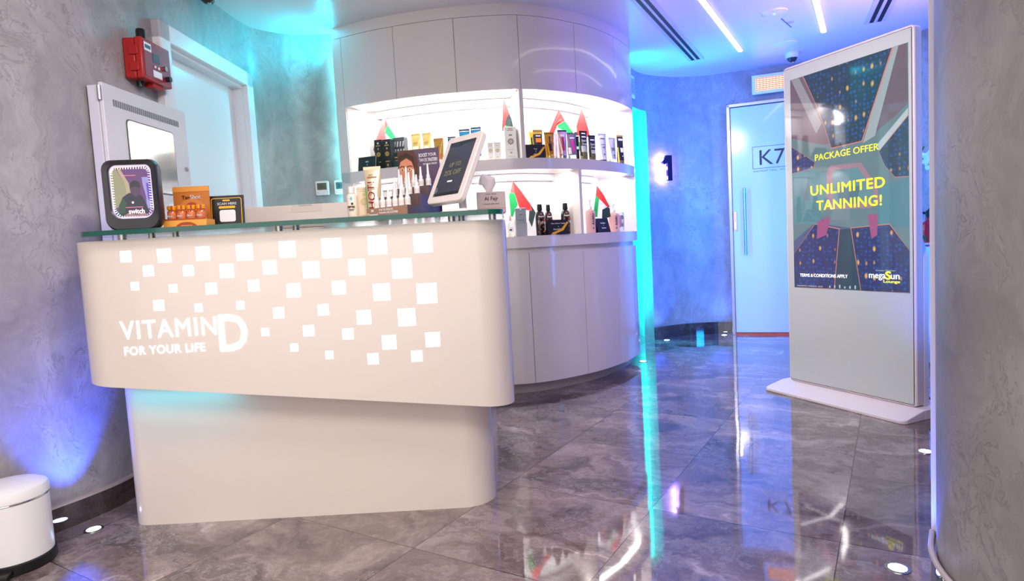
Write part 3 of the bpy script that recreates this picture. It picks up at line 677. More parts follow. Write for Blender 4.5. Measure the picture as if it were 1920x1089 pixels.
# behind the totem: extinguisher and orchid, seen through the gap
t = thing('fire_extinguisher', 'red fire extinguisher hanging on the blue wall behind the totem', 'extinguisher', (3.03, 4.55, .50), -.9)
ER = S('extinguisher_red', (190, 22, 40), .25, coat=.5)
mk('bottle', lambda bm: lathe(bm, [(.0, .0), (.065, .0), (.07, .01), (.07, .40), (.055, .45), (.022, .475), (.022, .50)], 28), ER, t)
mk('base_ring', lambda bm: lathe(bm, [(.071, -.02), (.073, .05), (.0705, .06)], 28), BLACK, t)
mk('label', lambda bm: lathe(bm, [(.0706, .16), (.0709, .165), (.0709, .315), (.0706, .32)], 28), S('extinguisher_label', (214, 190, 210), .4), t)
mk('label_lines', lambda bm: [lathe(bm, [(.0711, .175 + k * .02), (.0714, .178 + k * .02), (.0711, .185 + k * .02)], 28) for k in range(7)] and None, ER, t)
mk('valve', lambda bm: (lathe(bm, [(.018, .50), (.018, .55)], 14), tubeline(bm, [(0, 0, .54), (.06, -.03, .56), (.11, -.05, .54)], .008), tubeline(bm, [(0, 0, .55), (.05, -.02, .60), (.10, -.04, .60)], .008)) and None, BLACK, t)
mk('hose', lambda bm: tubeline(bm, [(-.02, 0, .53), (-.07, -.02, .55), (-.10, -.02, .48), (-.095, -.02, .3), (-.09, -.02, .1)], .010), BLACK, t)
mk('bracket', lambda bm: box(bm, -.03, .03, .065, .30, .2, .4), STEEL, t)

t = thing('orchid', 'white orchid flowers in a tall pot behind the totem', 'plant', (2.76, 4.32, 0))
mk('pot', lambda bm: lathe(bm, [(.0, 0), (.10, 0), (.12, .02), (.11, .75), (.12, .80), (.10, .80), (.10, .77), (0, .77)], 28), WHITE, t)
mk('stem', lambda bm: (tubeline(bm, [(0, 0, .77), (.01, 0, 1.05), (.0, 0, 1.25), (.03, -.02, 1.40), (.12, -.04, 1.44)], .005), tubeline(bm, [(.02, 0, .77), (.05, .02, 1.1), (.03, .02, 1.36), (.09, .0, 1.48)], .005)) and None, S('orchid_stem', (70, 96, 40), .5), t)
def leaf(bm, a, l):
    P = [Vector((math.cos(a) * l * k / 5, math.sin(a) * l * k / 5, .78 + .10 * math.sin(PI * k / 5 * .8))) for k in range(6)]
    s = Vector((-math.sin(a), math.cos(a), 0)); wd = [.012, .03, .036, .034, .022, .003]
    q = [[bm.verts.new(p + s * w_), bm.verts.new(p - Vector((0, 0, .008))), bm.verts.new(p - s * w_)] for p, w_ in zip(P, wd)]
    for u, v in zip(q, q[1:]):
        face(bm, (u[0], u[1], v[1], v[0])); face(bm, (u[1], u[2], v[2], v[1]))
for k in range(5): mk('leaf', lambda bm: leaf(bm, k * 1.26, .11), S('orchid_leaf', (50, 90, 40), .35), t)
def petal(bm, c, d, n_, l, w):
    d = Vector(d).normalized(); n_ = Vector(n_).normalized(); s = d.cross(n_)
    C_ = [Vector(c) + d * l * k / 4 + n_ * .012 * math.sin(PI * k / 4) for k in range(5)]; wd = [.15, .8, 1.0, .8, .1]
    q = [[bm.verts.new(p + s * w * a), bm.verts.new(p + n_ * .003), bm.verts.new(p - s * w * a)] for p, a in zip(C_, wd)]
    for u, v in zip(q, q[1:]):
        face(bm, (u[0], u[1], v[1], v[0])); face(bm, (u[1], u[2], v[2], v[1]))
PW = S('orchid_white', (240, 236, 244), .5)
for k, c0 in enumerate(((.10, -.04, 1.41), (.155, -.03, 1.37), (.12, -.05, 1.33), (.04, -.05, 1.39), (.17, -.02, 1.44), (.13, -.05, 1.47), (.08, -.06, 1.35))):
    fl = mk('flower', lambda bm: [petal(bm, c0, (math.cos(a), -.25, math.sin(a)), (-.3, -1, .1), .045, .02) for a in (PI / 2, PI / 2 + 1.25, PI / 2 - 1.25, PI / 2 + 2.5, PI / 2 - 2.5)] and None, PW, t)
    mk('lip', lambda bm: lathe(bm, [(0, -.006), (.008, 0), (.005, .008)], 8, (c0[0] - .004, c0[1] - .014, c0[2])), S('orchid_lip', (220, 150, 60), .5), fl)
# ------------------------------------------------------------------ shelf products
SHZ, CTZ = 1.5095, 1.0205
def patch(bm, w, h, za, zb_, a0, a1, z0=0.0, base=.42, dep=.36, e=.0008, n=10):
    """a printed area lying on the front of a squeezed tube; a0,a1 are degrees, -90 is the front"""
    R = []
    for i in range(7):
        z = za + (zb_ - za) * i / 6; t = (z - z0) / (h - z0); a = w * (base + (.5 - base) * t) + e; b = w * dep * max(0, 1 - t) ** .8 + .0022 + e
        R.append([bm.verts.new((a * math.cos(math.radians(a0 + (a1 - a0) * k / n)), b * math.sin(math.radians(a0 + (a1 - a0) * k / n)), z)) for k in range(n + 1)])
    for u, v in zip(R, R[1:]):
        for k in range(n): face(bm, (u[k], u[k + 1], v[k + 1], v[k]))
def tube(name, label, x, y, z, w, h, rz, body, cap, marks=(), group=None, crimp=None, caph=.18, words=()):
    t = thing(name, label, 'tube', (x, y, z), rz, group)
    c = h * caph
    mk('cap', lambda bm: lathe(bm, [(w * .40, 0), (w * .415, .002), (w * .415, c - .002), (w * .40, c)], 20, sy=.9), cap, t)
    mk('tube_body', lambda bm: tubebody(bm, w, h * .95, c), body, t)
    mk('crimp', lambda bm: box(bm, -w * .5, w * .5, -.0024, .0024, h * .94, h), crimp or body, t)
    for za, zb_, a0, a1, m_ in marks: mk('print', lambda bm: patch(bm, w, h * .95, h * za, h * zb_, a0, a1, c), m_, t)
    for body_, za, hh, ww, m_ in words:
        tt_ = (h * za - c) / (h * .95 - c); yy = -(w * .36 * max(0, 1 - tt_) ** .8 + .004)
        text(t, body_, 0, h * za, w * ww, h * hh, m_, yy, align='C', bold=.02)
    return t
def carton(name, label, cat, x, y, z, w, d, h, rz, m_, group=None):
    t = thing(name, label, cat, (x, y, z), rz, group)
    mk('box_body', lambda bm: box(bm, -w / 2, w / 2, -d / 2, d / 2, 0, h), m_, t, bevel=.001)
    mk('lid_seam', lambda bm: box(bm, -w / 2 + .001, w / 2 - .001, -d / 2 - .0006, -d / 2, h * .93, h * .935), S('seam_grey', (120, 116, 110), .5), t)
    return t
def diamond(c, s, k=1.4): return [(c[0], c[1] - s * k), (c[0] + s, c[1]), (c[0], c[1] + s * k), (c[0] - s, c[1])]
def ornament(t, x, z, s, m_, y):
    mk('ornament', lambda bm: [plate(bm, [(x + (px - x) * q + dx, z + (pz - z) * q) for px, pz in diamond((x, z), s)], y - .0006 * (i + 1), y - .0006 * i) for i, (q, dx) in enumerate(((1, 0),))] and None, m_, t, smooth=False)
def rosette(t, x, z, s, m_, y):
    """a ring of small petals, as the printed floral emblem"""
    def f(bm):
        for k in range(8):
            a = k * PI / 4; cx, cz = x + s * .6 * math.cos(a), z + s * .6 * math.sin(a)
            plate(bm, [(cx + s * .34 * math.cos(a + j * PI / 2), cz + s * .34 * math.sin(a + j * PI / 2)) for j in range(4)], y - .0006, y)
        plate(bm, [(x + s * .2 * math.cos(j * PI / 3), z + s * .2 * math.sin(j * PI / 3)) for j in range(6)], y - .0006, y)
    mk('emblem', f, m_, t, smooth=False)
def bars(t, rows, m_, y, name='print'):
    for x, z, w, h in rows: mk(name, lambda bm: box(bm, x - w / 2, x + w / 2, y - .0006, y, z - h / 2, z + h / 2), m_, t, smooth=False)
def card(label, x, y, z, w, h, rz, lines, ribbon=False, edge=None, tilt=.16, col=(34, 28, 34)):
    t = thing('price_card', label, 'sign card', (x, y, z), rz)
    def f(bm):
        q = [(0, 0), (h * math.sin(tilt) * 1.0, h), (h * math.sin(tilt) + .003, h), (h * math.sin(tilt) + .055, 0), (h * math.sin(tilt) + .052, 0), (h * math.sin(tilt) + .0015, h - .004), (.003, 0)]
        a = [bm.verts.new((-w / 2, p[0], p[1])) for p in q]; b = [bm.verts.new((w / 2, p[0], p[1])) for p in q]
        face(bm, a); face(bm, b[::-1])
        for i in range(len(q)): j = (i + 1) % len(q); face(bm, (a[i], a[j], b[j], b[i]))
    bd = mk('folded_card', f, S('card_%d_%d' % (col[0], col[2]), col, .4), t, smooth=False)
    pl = bpy.data.objects.new('card_print', None)
    for body_, zc, ww, hh in lines:
        o = text(t, body_, 0, 0, w * ww, h * hh, WINK, -.0008, align='C', bold=.03); o.rotation_euler = (-math.atan(math.sin(tilt)), 0, 0); o.location = (0, h * zc * math.sin(tilt), h * zc)
    bpy.data.objects.remove(pl)
    if ribbon:
        o = mk('gold_ribbon', lambda bm: plate(bm, [(-w * .40, .0), (-w * .2, .0), (-w * .1, h * .10), (w * .2, h * .26), (w * .5, h * .80), (w * .42, h * .86), (w * .12, h * .38), (-w * .15, h * .22), (-w * .3, h * .16)], -.002, -.0008), YEL, t, smooth=False)
        o.rotation_euler = (-math.atan(math.sin(tilt)), 0, 0)
    if edge:
        o = mk('card_border', lambda bm: [box(bm, a, b, -.0018, -.0006, c_, d) for a, b, c_, d in ((-w / 2, w / 2, h - .003, h), (-w / 2, -w / 2 + .003, .002, h), (w / 2 - .003, w / 2, .002, h))] and None, edge, t, smooth=False)
        o.rotation_euler = (-math.atan(math.sin(tilt)), 0, 0)
    return t
FR, FG, FW, FK = S('flag_red', (226, 52, 50), .6), S('flag_green', (30, 168, 88), .6), S('flag_white', (240, 240, 240), .6), S('flag_black', (46, 62, 64), .6)
FP = S('flag_pink_red', (232, 96, 92), .6)
def flag(label, x, y, z, h, rz, sc, polys):
    """small flag draped from the top of a stick; polys are outlines measured from the tip"""
    t = thing('table_flag', label, 'flag', (x, y, z), rz, 'small flags in the display cabinet')
    mk('base', lambda bm: lathe(bm, [(.0, 0), (.028, 0), (.026, .006), (.006, .010), (.004, .014)], 20), DGOLD, t)
    mk('stick', lambda bm: lathe(bm, [(.002, .010), (.002, h + .004), (.0, h + .008)], 8), DGOLD, t)
    for m_, pts, nm in polys:
        P = [(px * sc, h - pz * sc) for px, pz in pts]
        # subdivide the outline so that the folds follow a wave
        Q = []
        for a, b in zip(P, P[1:] + P[:1]):
            for k in range(3): Q.append((a[0] + (b[0] - a[0]) * k / 3, a[1] + (b[1] - a[1]) * k / 3))
        mk(nm, lambda bm: plate(bm, Q, -.0045, -.0030, lambda u, v: -.006 * math.sin(u * 55) - .01 * min(1, abs(u) * 12)), m_, t, smooth=False)
    return t

# upper left bay
card('dark green card with pale border at the left end of the upper shelf', -.905, 4.172, SHZ, .14, .09, -.40, (('BND', .62, .16, .10), ('4', .40, .04, .10)), edge=DGOLD, col=(28, 46, 52))
BG = S('box_black_green', (24, 34, 36), .35)
for x, y, h, lab in ((-.822, 4.249, .201, 'black and gold carton, left of the upright pair under the leftmost flag'), (-.760, 4.222, .197, 'black and gold carton, right of the upright pair under the leftmost flag')):
    t = carton('perfume_carton', lab, 'box', x, y, SHZ, .056, .056, h, -.36, BG, 'black and gold cartons')
    y0 = -.0286
    rosette(t, 0, h * .52, .018, DGOLD, y0); rosette(t, 0, h * .88, .008, WINK, y0)
    bars(t, [(0, h * .80, .034, .006), (0, h * .70, .010, .012), (0, h * .27, .030, .006), (0, h * .15, .012, .014), (0, h * .06, .024, .003)], DGOLD, y0)
t = carton('patterned_carton', 'dark carton with pale slanted pattern behind the black and gold pair', 'box', -.690, 4.262, SHZ, .085, .05, .212, -.35, S('box_charcoal', (58, 62, 66), .4))
for k in range(12): mk('pattern_dash', lambda bm: plate(bm, [(-.036 + (k % 4) * .021, .05 + (k // 4) * .05), (-.026 + (k % 4) * .021, .05 + (k // 4) * .05), (-.020 + (k % 4) * .021, .085 + (k // 4) * .05), (-.030 + (k % 4) * .021, .085 + (k // 4) * .05)], -.0262, -.0255), S('dash_silver', (190, 194, 196), .3, metal=.4), t, smooth=False)
t = carton('small_carton', 'small dark green carton beside the black and gold pair', 'box', -.698, 4.176, SHZ, .04, .04, .105, -.35, S('box_dark_teal', (24, 48, 50), .35)); bars(t, [(0, .07, .024, .006), (0, .05, .016, .004)], DGOLD, -.0206)
GT, GC = S('tube_gold', (226, 190, 116), .28, metal=.35), S('cap_cream', (240, 228, 196), .35)
NAVY, OR = S('print_navy', (40, 62, 96), .4), S('print_orange', (232, 128, 48), .4)
for x, y, w, h, lab in ((-.574, 4.182, .064, .219, 'gold squeeze tube, first of the pair left of the purple poster'), (-.500, 4.161, .060, .217, 'gold squeeze tube, second of the pair above the purple poster')):
    tube('squeeze_tube', lab, x, y, SHZ, w, h, -.25, GT, GC, ((.5, .62, -130, -50, GC), (.70, .74, -120, -60, DGOLD), (.38, .42, -120, -60, NAVY)), 'tubes on the upper shelf')
t = tube('squeeze_tube', 'shorter amber gold tube with round orange badge beside the poster edge', -.418, 4.091, SHZ, .066, .167, -.2, S('tube_amber', (214, 160, 78), .25, metal=.4), GC, ((.7, .75, -120, -60, DGOLD),), 'tubes on the upper shelf')
mk('round_badge', lambda bm: plate(bm, [(.02 * math.cos(a * PI / 10), .05 + .02 * math.sin(a * PI / 10)) for a in range(20)], -.0275, -.0262), OR, t, smooth=False)
TB, TBD = S('tube_blue', (24, 112, 152), .3), S('tube_navy', (14, 52, 90), .3)
for x, y, w, h, lab in ((-.331, 4.076, .052, .169, 'short blue tube half hidden by the tablet corner'), (-.251, 4.116, .069, .219, 'tall blue tube showing above the tablet, the left one'), (-.176, 4.109, .066, .226, 'tall blue tube showing above the tablet, the right one')):
    tube('squeeze_tube', lab, x, y, SHZ, w, h, -.1, TB, WINK, ((.93, .945, -178, -2, WINK), (.74, .80, -130, -50, WINK), (.55, .7, -160, -80, TBD), (.60, .72, -70, -20, WINK)), 'tubes on the upper shelf', crimp=TBD)
WB_, GB_ = S('box_pearl', (232, 230, 222), .35), S('print_pale_gold', (206, 188, 142), .4)
for x, y, w, h, lab in ((-.087, 4.08, .037, .116, 'small pearl white carton, left one right of the tablet'), (-.043, 4.08, .044, .117, 'small pearl white carton, right one beside the tall silver box')):
    t = carton('small_carton', lab, 'box', x, y, SHZ, w, .04, h, 0, WB_, 'pearl cartons'); rosette(t, 0, h * .55, .014, GB_, -.0206); bars(t, [(0, h * .82, .02, .003), (0, h * .2, .018, .003)], GB_, -.0206)
t = carton('tall_carton', 'tall silver grey carton standing left of the upper divider', 'box', .042, 4.085, SHZ, .075, .06, .209, .08, S('box_silver', (206, 206, 206), .3, metal=.2))
rosette(t, 0, .115, .024, S('print_taupe', (160, 146, 124), .4), -.0306); bars(t, [(0, .195, .026, .006), (0, .185, .044, .003), (0, .155, .020, .010), (0, .065, .045, .002), (0, .045, .012, .010), (0, .022, .044, .002)], S('print_taupe', (160, 146, 124), .4), -.0306)
# upper right bay
card('black card with gold ribbon at the left end of the upper right bay', .203, 4.052, SHZ, .133, .089, .34, (('buy', .68, .16, .12), ('2', .50, .04, .12), ('tanning', .30, .26, .10)), ribbon=True)
TD, TG = S('tube_dark', (44, 38, 44), .3), S('tube_yellow_gold', (232, 196, 70), .25, metal=.4)
tube('squeeze_tube', 'narrow yellow tube behind the black ribbon card', .183, 4.190, SHZ, .032, .192, .3, TG, GC, ((.4, .8, -110, -80, TD),), 'tubes on the upper shelf')
tube('squeeze_tube', 'dark tube with orange print and gold crimp behind the ribbon card', .223, 4.169, SHZ, .066, .199, .3, TD, GOLD, ((.85, .93, -178, -2, GOLD), (.58, .72, -125, -55, OR), (.78, .81, -120, -60, WINK)), 'tubes on the upper shelf', crimp=GOLD)
PVC = mat('clear_pack', (.92, .93, .94), .06, trans=.75, ior=1.3)
def packtube(label, x, y, w, h, rz, body, prints, lower):
    t = tube('squeeze_tube', label, x, y, SHZ, w * .94, h, rz, body, CLEAR, prints, 'tubes on the upper shelf', caph=.2)
    mk('carton_sleeve', lambda bm: box(bm, -w * .5, w * .5, -w * .37, w * .37, .0, h * .46), lower, t, bevel=.002)
    return t
AMB = S('tube_amber_gold', (190, 128, 24), .22, metal=.4)
t = tube('squeeze_tube', 'amber gold tube with black vertical print, first of the boxed row', .295, 4.151, SHZ, .068, .175, .35, AMB, GOLD, ((.62, .92, -150, -30, S('tube_ochre', (176, 120, 20), .3)), (.3, .58, -110, -70, TD), (.62, .85, -100, -80, TD), (.66, .76, -84, -62, OR)), 'tubes on the upper shelf')
tube('squeeze_tube', 'thin silver tube between the amber tube and the pink tube', .338, 4.262, SHZ, .042, .185, .4, S('tube_silver', (206, 208, 212), .2, metal=.6), CHROME, (), 'tubes on the upper shelf')
PINK = S('print_pink', (214, 66, 120), .35)
tube('squeeze_tube', 'silver tube with red and pink vertical print beside the amber tube', .384, 4.200, SHZ, .067, .194, .4, S('tube_rose_silver', (206, 170, 180), .2, metal=.5), STEEL, ((.3, .75, -105, -78, S('print_red', (190, 40, 60), .35)), (.78, .84, -120, -60, WINK), (.25, .6, -70, -40, S('print_blue_grey', (130, 150, 190), .3))), 'tubes on the upper shelf', crimp=CHROME)
tube('squeeze_tube', 'mauve grey tube with magenta print before the third flag', .452, 4.257, SHZ, .072, .182, .42, S('tube_mauve', (120, 108, 132), .28), CLEAR, ((.3, .75, -110, -72, S('print_magenta', (224, 60, 170), .3)), (.78, .83, -120, -60, WINK), (.22, .45, -160, -120, WINK)), 'tubes on the upper shelf')
TK = S('tube_black', (24, 24, 26), .3)
GR_ = S('print_moss', (96, 92, 60), .4)
tube('squeeze_tube', 'narrow black tube peeking between the mauve and the black tubes', .500, 4.373, SHZ, .034, .175, .5, TK, TK, ((.5, .6, -120, -60, WINK),), 'tubes on the upper shelf')
tube('squeeze_tube', 'black tube with white lettering, left of the two in front of the fourth flag', .541, 4.345, SHZ, .063, .205, .5, TK, GR_, ((.78, .82, -125, -55, WINK), (.3, .5, -150, -60, S('print_grey', (178, 178, 182), .3)), (.18, .3, -140, -40, GR_), (.9, .93, -120, -60, WINK)), 'tubes on the upper shelf', words=(('bern\nfree', .62, .2, .7, WINK),))
tube('squeeze_tube', 'shorter black tube with white lettering before the white tube', .608, 4.414, SHZ, .059, .184, .5, TK, GR_, ((.8, .84, -125, -55, WINK), (.3, .44, -130, -50, S('print_grey', (178, 178, 182), .3)), (.18, .28, -140, -40, GR_)), 'tubes on the upper shelf', words=(('bern\nfree', .60, .2, .7, WINK),))
TW_ = S('tube_white_silver', (214, 214, 220), .25, metal=.25)
IG = S('print_iron', (96, 98, 104), .4)
tube('squeeze_tube', 'tall white silver tube with dark base right of the black tubes', .692, 4.499, SHZ, .073, .206, .55, TW_, TK, ((.8, .84, -125, -60, IG), (.6, .62, -120, -60, IG), (.5, .54, -110, -70, IG), (.26, .3, -100, -80, TK)), 'tubes on the upper shelf', caph=.1)
tube('squeeze_tube', 'short silver tube between the white tube and the rightmost black tube', .782, 4.629, SHZ, .067, .193, .6, S('tube_silver', (206, 208, 212), .2, metal=.6), CLEAR, ((.5, .62, -120, -60, IG), (.3, .35, -100, -80, TK)), 'tubes on the upper shelf')
tube('squeeze_tube', 'black and gold tube, rightmost on the upper shelf', .868, 4.776, SHZ, .068, .232, .65, TK, GR_, ((.82, .88, -130, -50, WINK), (.44, .58, -115, -55, WINK), (.10, .6, -175, -150, DGOLD), (.3, .33, -100, -80, WINK)), 'tubes on the upper shelf', crimp=DGOLD)
# flags
flag('small flag draped over the black and gold cartons, leftmost of the flags', -.800, 4.345, SHZ, .392, -.3, .00082, ((FP, [(0, 0), (-95, 245), (-60, 262), (5, 230), (5, 130), (14, 45)], 'pink_fold'), (FR, [(0, 0), (14, 45), (5, 130), (35, 95), (15, 45)], 'red_band'), (FG, [(35, 95), (150, 300), (145, 320), (70, 225), (5, 165), (5, 130)], 'green_stripe'), (FW, [(5, 165), (70, 225), (60, 300), (-20, 300), (5, 230)], 'white_stripe'), (FK, [(-95, 245), (-60, 262), (-55, 330), (-90, 330), (-108, 285)], 'black_stripe')))
flag('small flag behind the tall silver carton left of the upper divider', .012, 4.165, SHZ, .414, .1, .00068, ((FR, [(0, 0), (-28, 310), (0, 315), (5, 230), (48, 150), (20, 60)], 'red_band'), (FK, [(48, 150), (20, 185), (-5, 240), (10, 270), (50, 280), (60, 330), (62, 500), (80, 515), (84, 300), (66, 200)], 'black_stripe'), (FG, [(5, 262), (35, 272), (25, 310), (5, 310)], 'green_stripe'), (FW, [(36, 276), (56, 330), (60, 420), (40, 400), (26, 312)], 'white_stripe')))
flag('small flag draped behind the boxed tubes, third from the left on the upper shelf', .385, 4.375, SHZ, .363, .2, .00070, ((FR, [(0, 0), (-120, 240), (-60, 235), (-20, 150), (55, 115), (30, 60)], 'red_band'), (FG, [(55, 115), (145, 240), (120, 250), (85, 245), (-15, 172), (-20, 150)], 'green_stripe'), (FW, [(-16, 176), (84, 248), (-20, 300), (-58, 238)], 'white_stripe')))
flag('small mostly red flag behind the black tubes, rightmost on the upper shelf', .555, 4.480, SHZ, .383, .3, .00072, ((FR, [(0, 0), (-65, 175), (-55, 260), (0, 265), (70, 285), (60, 225), (30, 100)], 'red_band'), (FK, [(-60, 225), (-95, 230), (-98, 262), (-50, 262)], 'black_stripe'), (FG, [(-60, 310), (-62, 370), (-40, 412), (-5, 380), (-30, 330)], 'green_stripe'), (FW, [(-58, 264), (-2, 268), (20, 330), (-28, 328), (-58, 306)], 'white_stripe')))
flag('small flag left of the dark bottles on the lower shelf', .045, 4.215, CTZ, .371, .1, .00066, ((FR, [(0, 0), (15, 130), (55, 290), (175, 305), (165, 240), (80, 110)], 'red_band'), (FP, [(0, 0), (-30, 110), (15, 130)], 'pink_fold'), (FG, [(-30, 112), (-45, 140), (-38, 350), (-20, 360), (35, 240), (15, 132)], 'green_stripe'), (FW, [(35, 242), (-20, 360), (20, 420), (60, 330), (55, 292)], 'white_stripe'), (FK, [(176, 305), (166, 240), (212, 330), (168, 470), (140, 400), (150, 304)], 'black_stripe')))
flag('small flag between the two pink pump bottles', .645, 4.535, CTZ, .333, .4, .00074, ((FR, [(0, 0), (-15, 85), (15, 125), (110, 210), (135, 205), (70, 95)], 'red_band'), (FG, [(-15, 86), (15, 126), (-10, 300), (-40, 290), (-45, 230)], 'green_stripe'), (FW, [(15, 128), (-9, 300), (35, 320), (40, 230), (100, 205)], 'white_stripe'), (FK, [(102, 205), (41, 230), (32, 310), (60, 320), (135, 300), (130, 215)], 'black_stripe')))
# lower shelf
def clearbottle(label, x, y, w, h, cap):
    t = thing('clear_bottle', label, 'bottle', (x, y, CTZ), 0, 'clear bottles')
    mk('bottle_body', lambda bm: lathe(bm, [(w * .42, 0), (w * .5, .004), (w * .5, h * .62), (w * .3, h * .72), (w * .18, h * .75)], 20), CLEAR, t)
    mk('cap', lambda bm: lathe(bm, [(w * .2, h * .75), (w * .2, h * .9), (w * .12, h), (0, h)], 16), cap, t)
    mk('label', lambda bm: lathe(bm, [(w * .505, h * .25), (w * .51, h * .27), (w * .51, h * .45), (w * .505, h * .47)], 20), WINK, t)
    mk('label_print', lambda bm: box(bm, -w * .2, w * .2, -w * .52, -w * .505, h * .30, h * .36), INK, t)
clearbottle('clear bottle at the right edge of the glass countertop, the left one', -.030, 4.075, .034, .113, S('cap_green', (90, 190, 130), .4))
clearbottle('clear spray bottle with pink cap next to the grey pouch', .014, 4.100, .038, .140, S('cap_pink', (226, 180, 190), .4))
t = thing('silver_pouch', 'flat silver grey pouch pack before the lower flag', 'pouch', (.082, 4.063, CTZ), .15)
mk('pouch_body', lambda bm: plate(bm, rrect(-.035, .035, .0, .182, .004), -.006, .006), S('pouch_silver', (168, 174, 180), .25, metal=.4), t, bevel=.002)
mk('clear_tray', lambda bm: box(bm, -.037, .037, -.012, .02, 0, .085), PVC, t)
bars(t, [(0, .14, .018, .006), (0, .105, .034, .004), (0, .05, .04, .003), (0, .035, .044, .003)], IG, -.0061)
mk('hang_hole', lambda bm: tubeline(bm, [(0, -.0075, .172), (0, -.006, .172)], .004, 12), WINK, t)
BR = S('bottle_black', (30, 24, 24), .2, coat=.5)
for x, y, w, h, lab in ((.208, 4.110, .062, .202, 'dark tanning bottle with orange bubbles, first of three on the lower shelf'), (.270, 4.216, .053, .202, 'dark tanning bottle behind the ribbon card, middle of three'), (.385, 4.235, .064, .207, 'dark tanning bottle standing apart, right of the ribbon card')):
    t = thing('lotion_bottle', lab, 'bottle', (x, y, CTZ), .3, 'dark lotion bottles')
    mk('bottle_body', lambda bm: lathe(bm, [(w * .40, 0), (w * .47, .004), (w * .5, h * .35), (w * .5, h * .6), (w * .42, h * .72), (w * .22, h * .79), (w * .2, h * .81)], 28, sy=.7), BR, t)
    mk('cap', lambda bm: lathe(bm, [(w * .26, h * .80), (w * .27, h * .81), (w * .24, h * .99), (w * .2, h)], 20), TK, t)
    mk('brand_print', lambda bm: box(bm, -w * .28, w * .28, -w * .42 * .75 - .006, -w * .42 * .75 - .004, h * .585, h * .62), WINK, t)
    mk('brand_mark', lambda bm: plate(bm, [(w * .1 * math.cos(a * PI / 6), h * .685 + w * .1 * math.sin(a * PI / 6)) for a in range(12)], -w * .335, -w * .31), OR, t, smooth=False)
    for k in range(9):
        a, zz, rr = -.9 + .23 * k, h * (.12 + .075 * ((k * 5) % 7)), w * (.06 + .03 * (k % 3))
        mk('bubble_print', lambda bm: plate(bm, [(a * w * .4 + rr * math.cos(q * PI / 5), zz + rr * math.sin(q * PI / 5)) for q in range(10)], -w * .36 * math.sqrt(max(.2, 1 - (a * .8) ** 2)) - .003, -w * .36 * math.sqrt(max(.2, 1 - (a * .8) ** 2)) - .001), S('bubble_orange', (210, 92, 50), .35), t, smooth=False)
    text(t, 'Pure', 0, h * .42, w * .8, h * .12, WINK, -w * .36 - .006, align='C', bold=.02)
card('black card with gold ribbon before the three dark bottles', .325, 4.068, CTZ, .149, .095, .36, (('Max Citrus Tingle', .74, .66, .10), ('+', .54, .04, .06), ('Natural Bronze', .36, .5, .10)), ribbon=True)
card('tilted blue black card between the two pink pump bottles', .672, 4.41, CTZ, .115, .099, .62, (('SunShine', .66, .4, .09), ('+', .5, .04, .06), ('Sunkiss', .32, .36, .09)), tilt=.3, col=(20, 24, 44))
PB = S('bottle_pink', (226, 178, 166), .3)
for x, y, w, h, lab in ((.568, 4.356, .082, .230, 'pink pump bottle with dark script label, left one on the lower right shelf'), (.769, 4.615, .088, .203, 'pink pump bottle with dark script label, right one behind the blue card')):
    t = thing('pump_bottle', lab, 'bottle', (x, y, CTZ), .6, 'pink pump bottles')
    mk('bottle_body', lambda bm: lathe(bm, [(w * .40, 0), (w * .44, .003), (w * .47, h * .55), (w * .46, h * .62), (w * .36, h * .68), (w * .14, h * .71)], 28, sy=.72), PB, t)
    mk('pump_collar', lambda bm: lathe(bm, [(w * .17, h * .71), (w * .17, h * .80), (w * .09, h * .82), (w * .06, h * .95)], 18), WHITE, t)
    mk('pump_head', lambda bm: (lathe(bm, [(w * .13, h * .945), (w * .14, h * .96), (w * .12, h)], 16), tubeline(bm, [(0, 0, h * .975), (-w * .32, -.01, h * .965)], w * .05)) and None, WHITE, t)
    BRN = S('print_brown', (70, 44, 44), .4)
    mk('script_print', lambda bm: [plate(bm, [(-w * .10 + w * .2 * ((k * 3) % 4) / 4, h * (.26 + .055 * k)), (w * .12, h * (.25 + .055 * k)), (w * .02, h * (.30 + .055 * k)), (-w * .12, h * (.285 + .055 * k))], -w * .345, -w * .325) for k in range(6)] and None, BRN, t, smooth=False)
    mk('star_print', lambda bm: plate(bm, [(w * (.10 if k % 2 == 0 else .04) * math.cos(k * PI / 5 + PI / 2), h * .14 + w * (.10 if k % 2 == 0 else .04) * math.sin(k * PI / 5 + PI / 2)) for k in range(10)], -w * .335, -w * .315), BRN, t, smooth=False)
t = thing('clear_pack', 'clear pack with pink and black contents at the right end of the lower shelf', 'pack', (.842, 4.745, CTZ), .7)
mk('shell', lambda bm: plate(bm, rrect(-.03, .03, 0, .147, .02), -.015, .015), PVC, t, bevel=.004)
mk('pink_content', lambda bm: lathe(bm, [(.0, .03), (.018, .045), (.02, .09), (.0, .13)], 16, (-.012, 0, 0), sy=.5), PINK, t)
for z in (.035, .092): mk('black_content', lambda bm: lathe(bm, [(.0, z), (.016, z + .008), (.017, z + .025), (.0, z + .035)], 16, (.012, -.002, 0), sy=.6), TK, t)
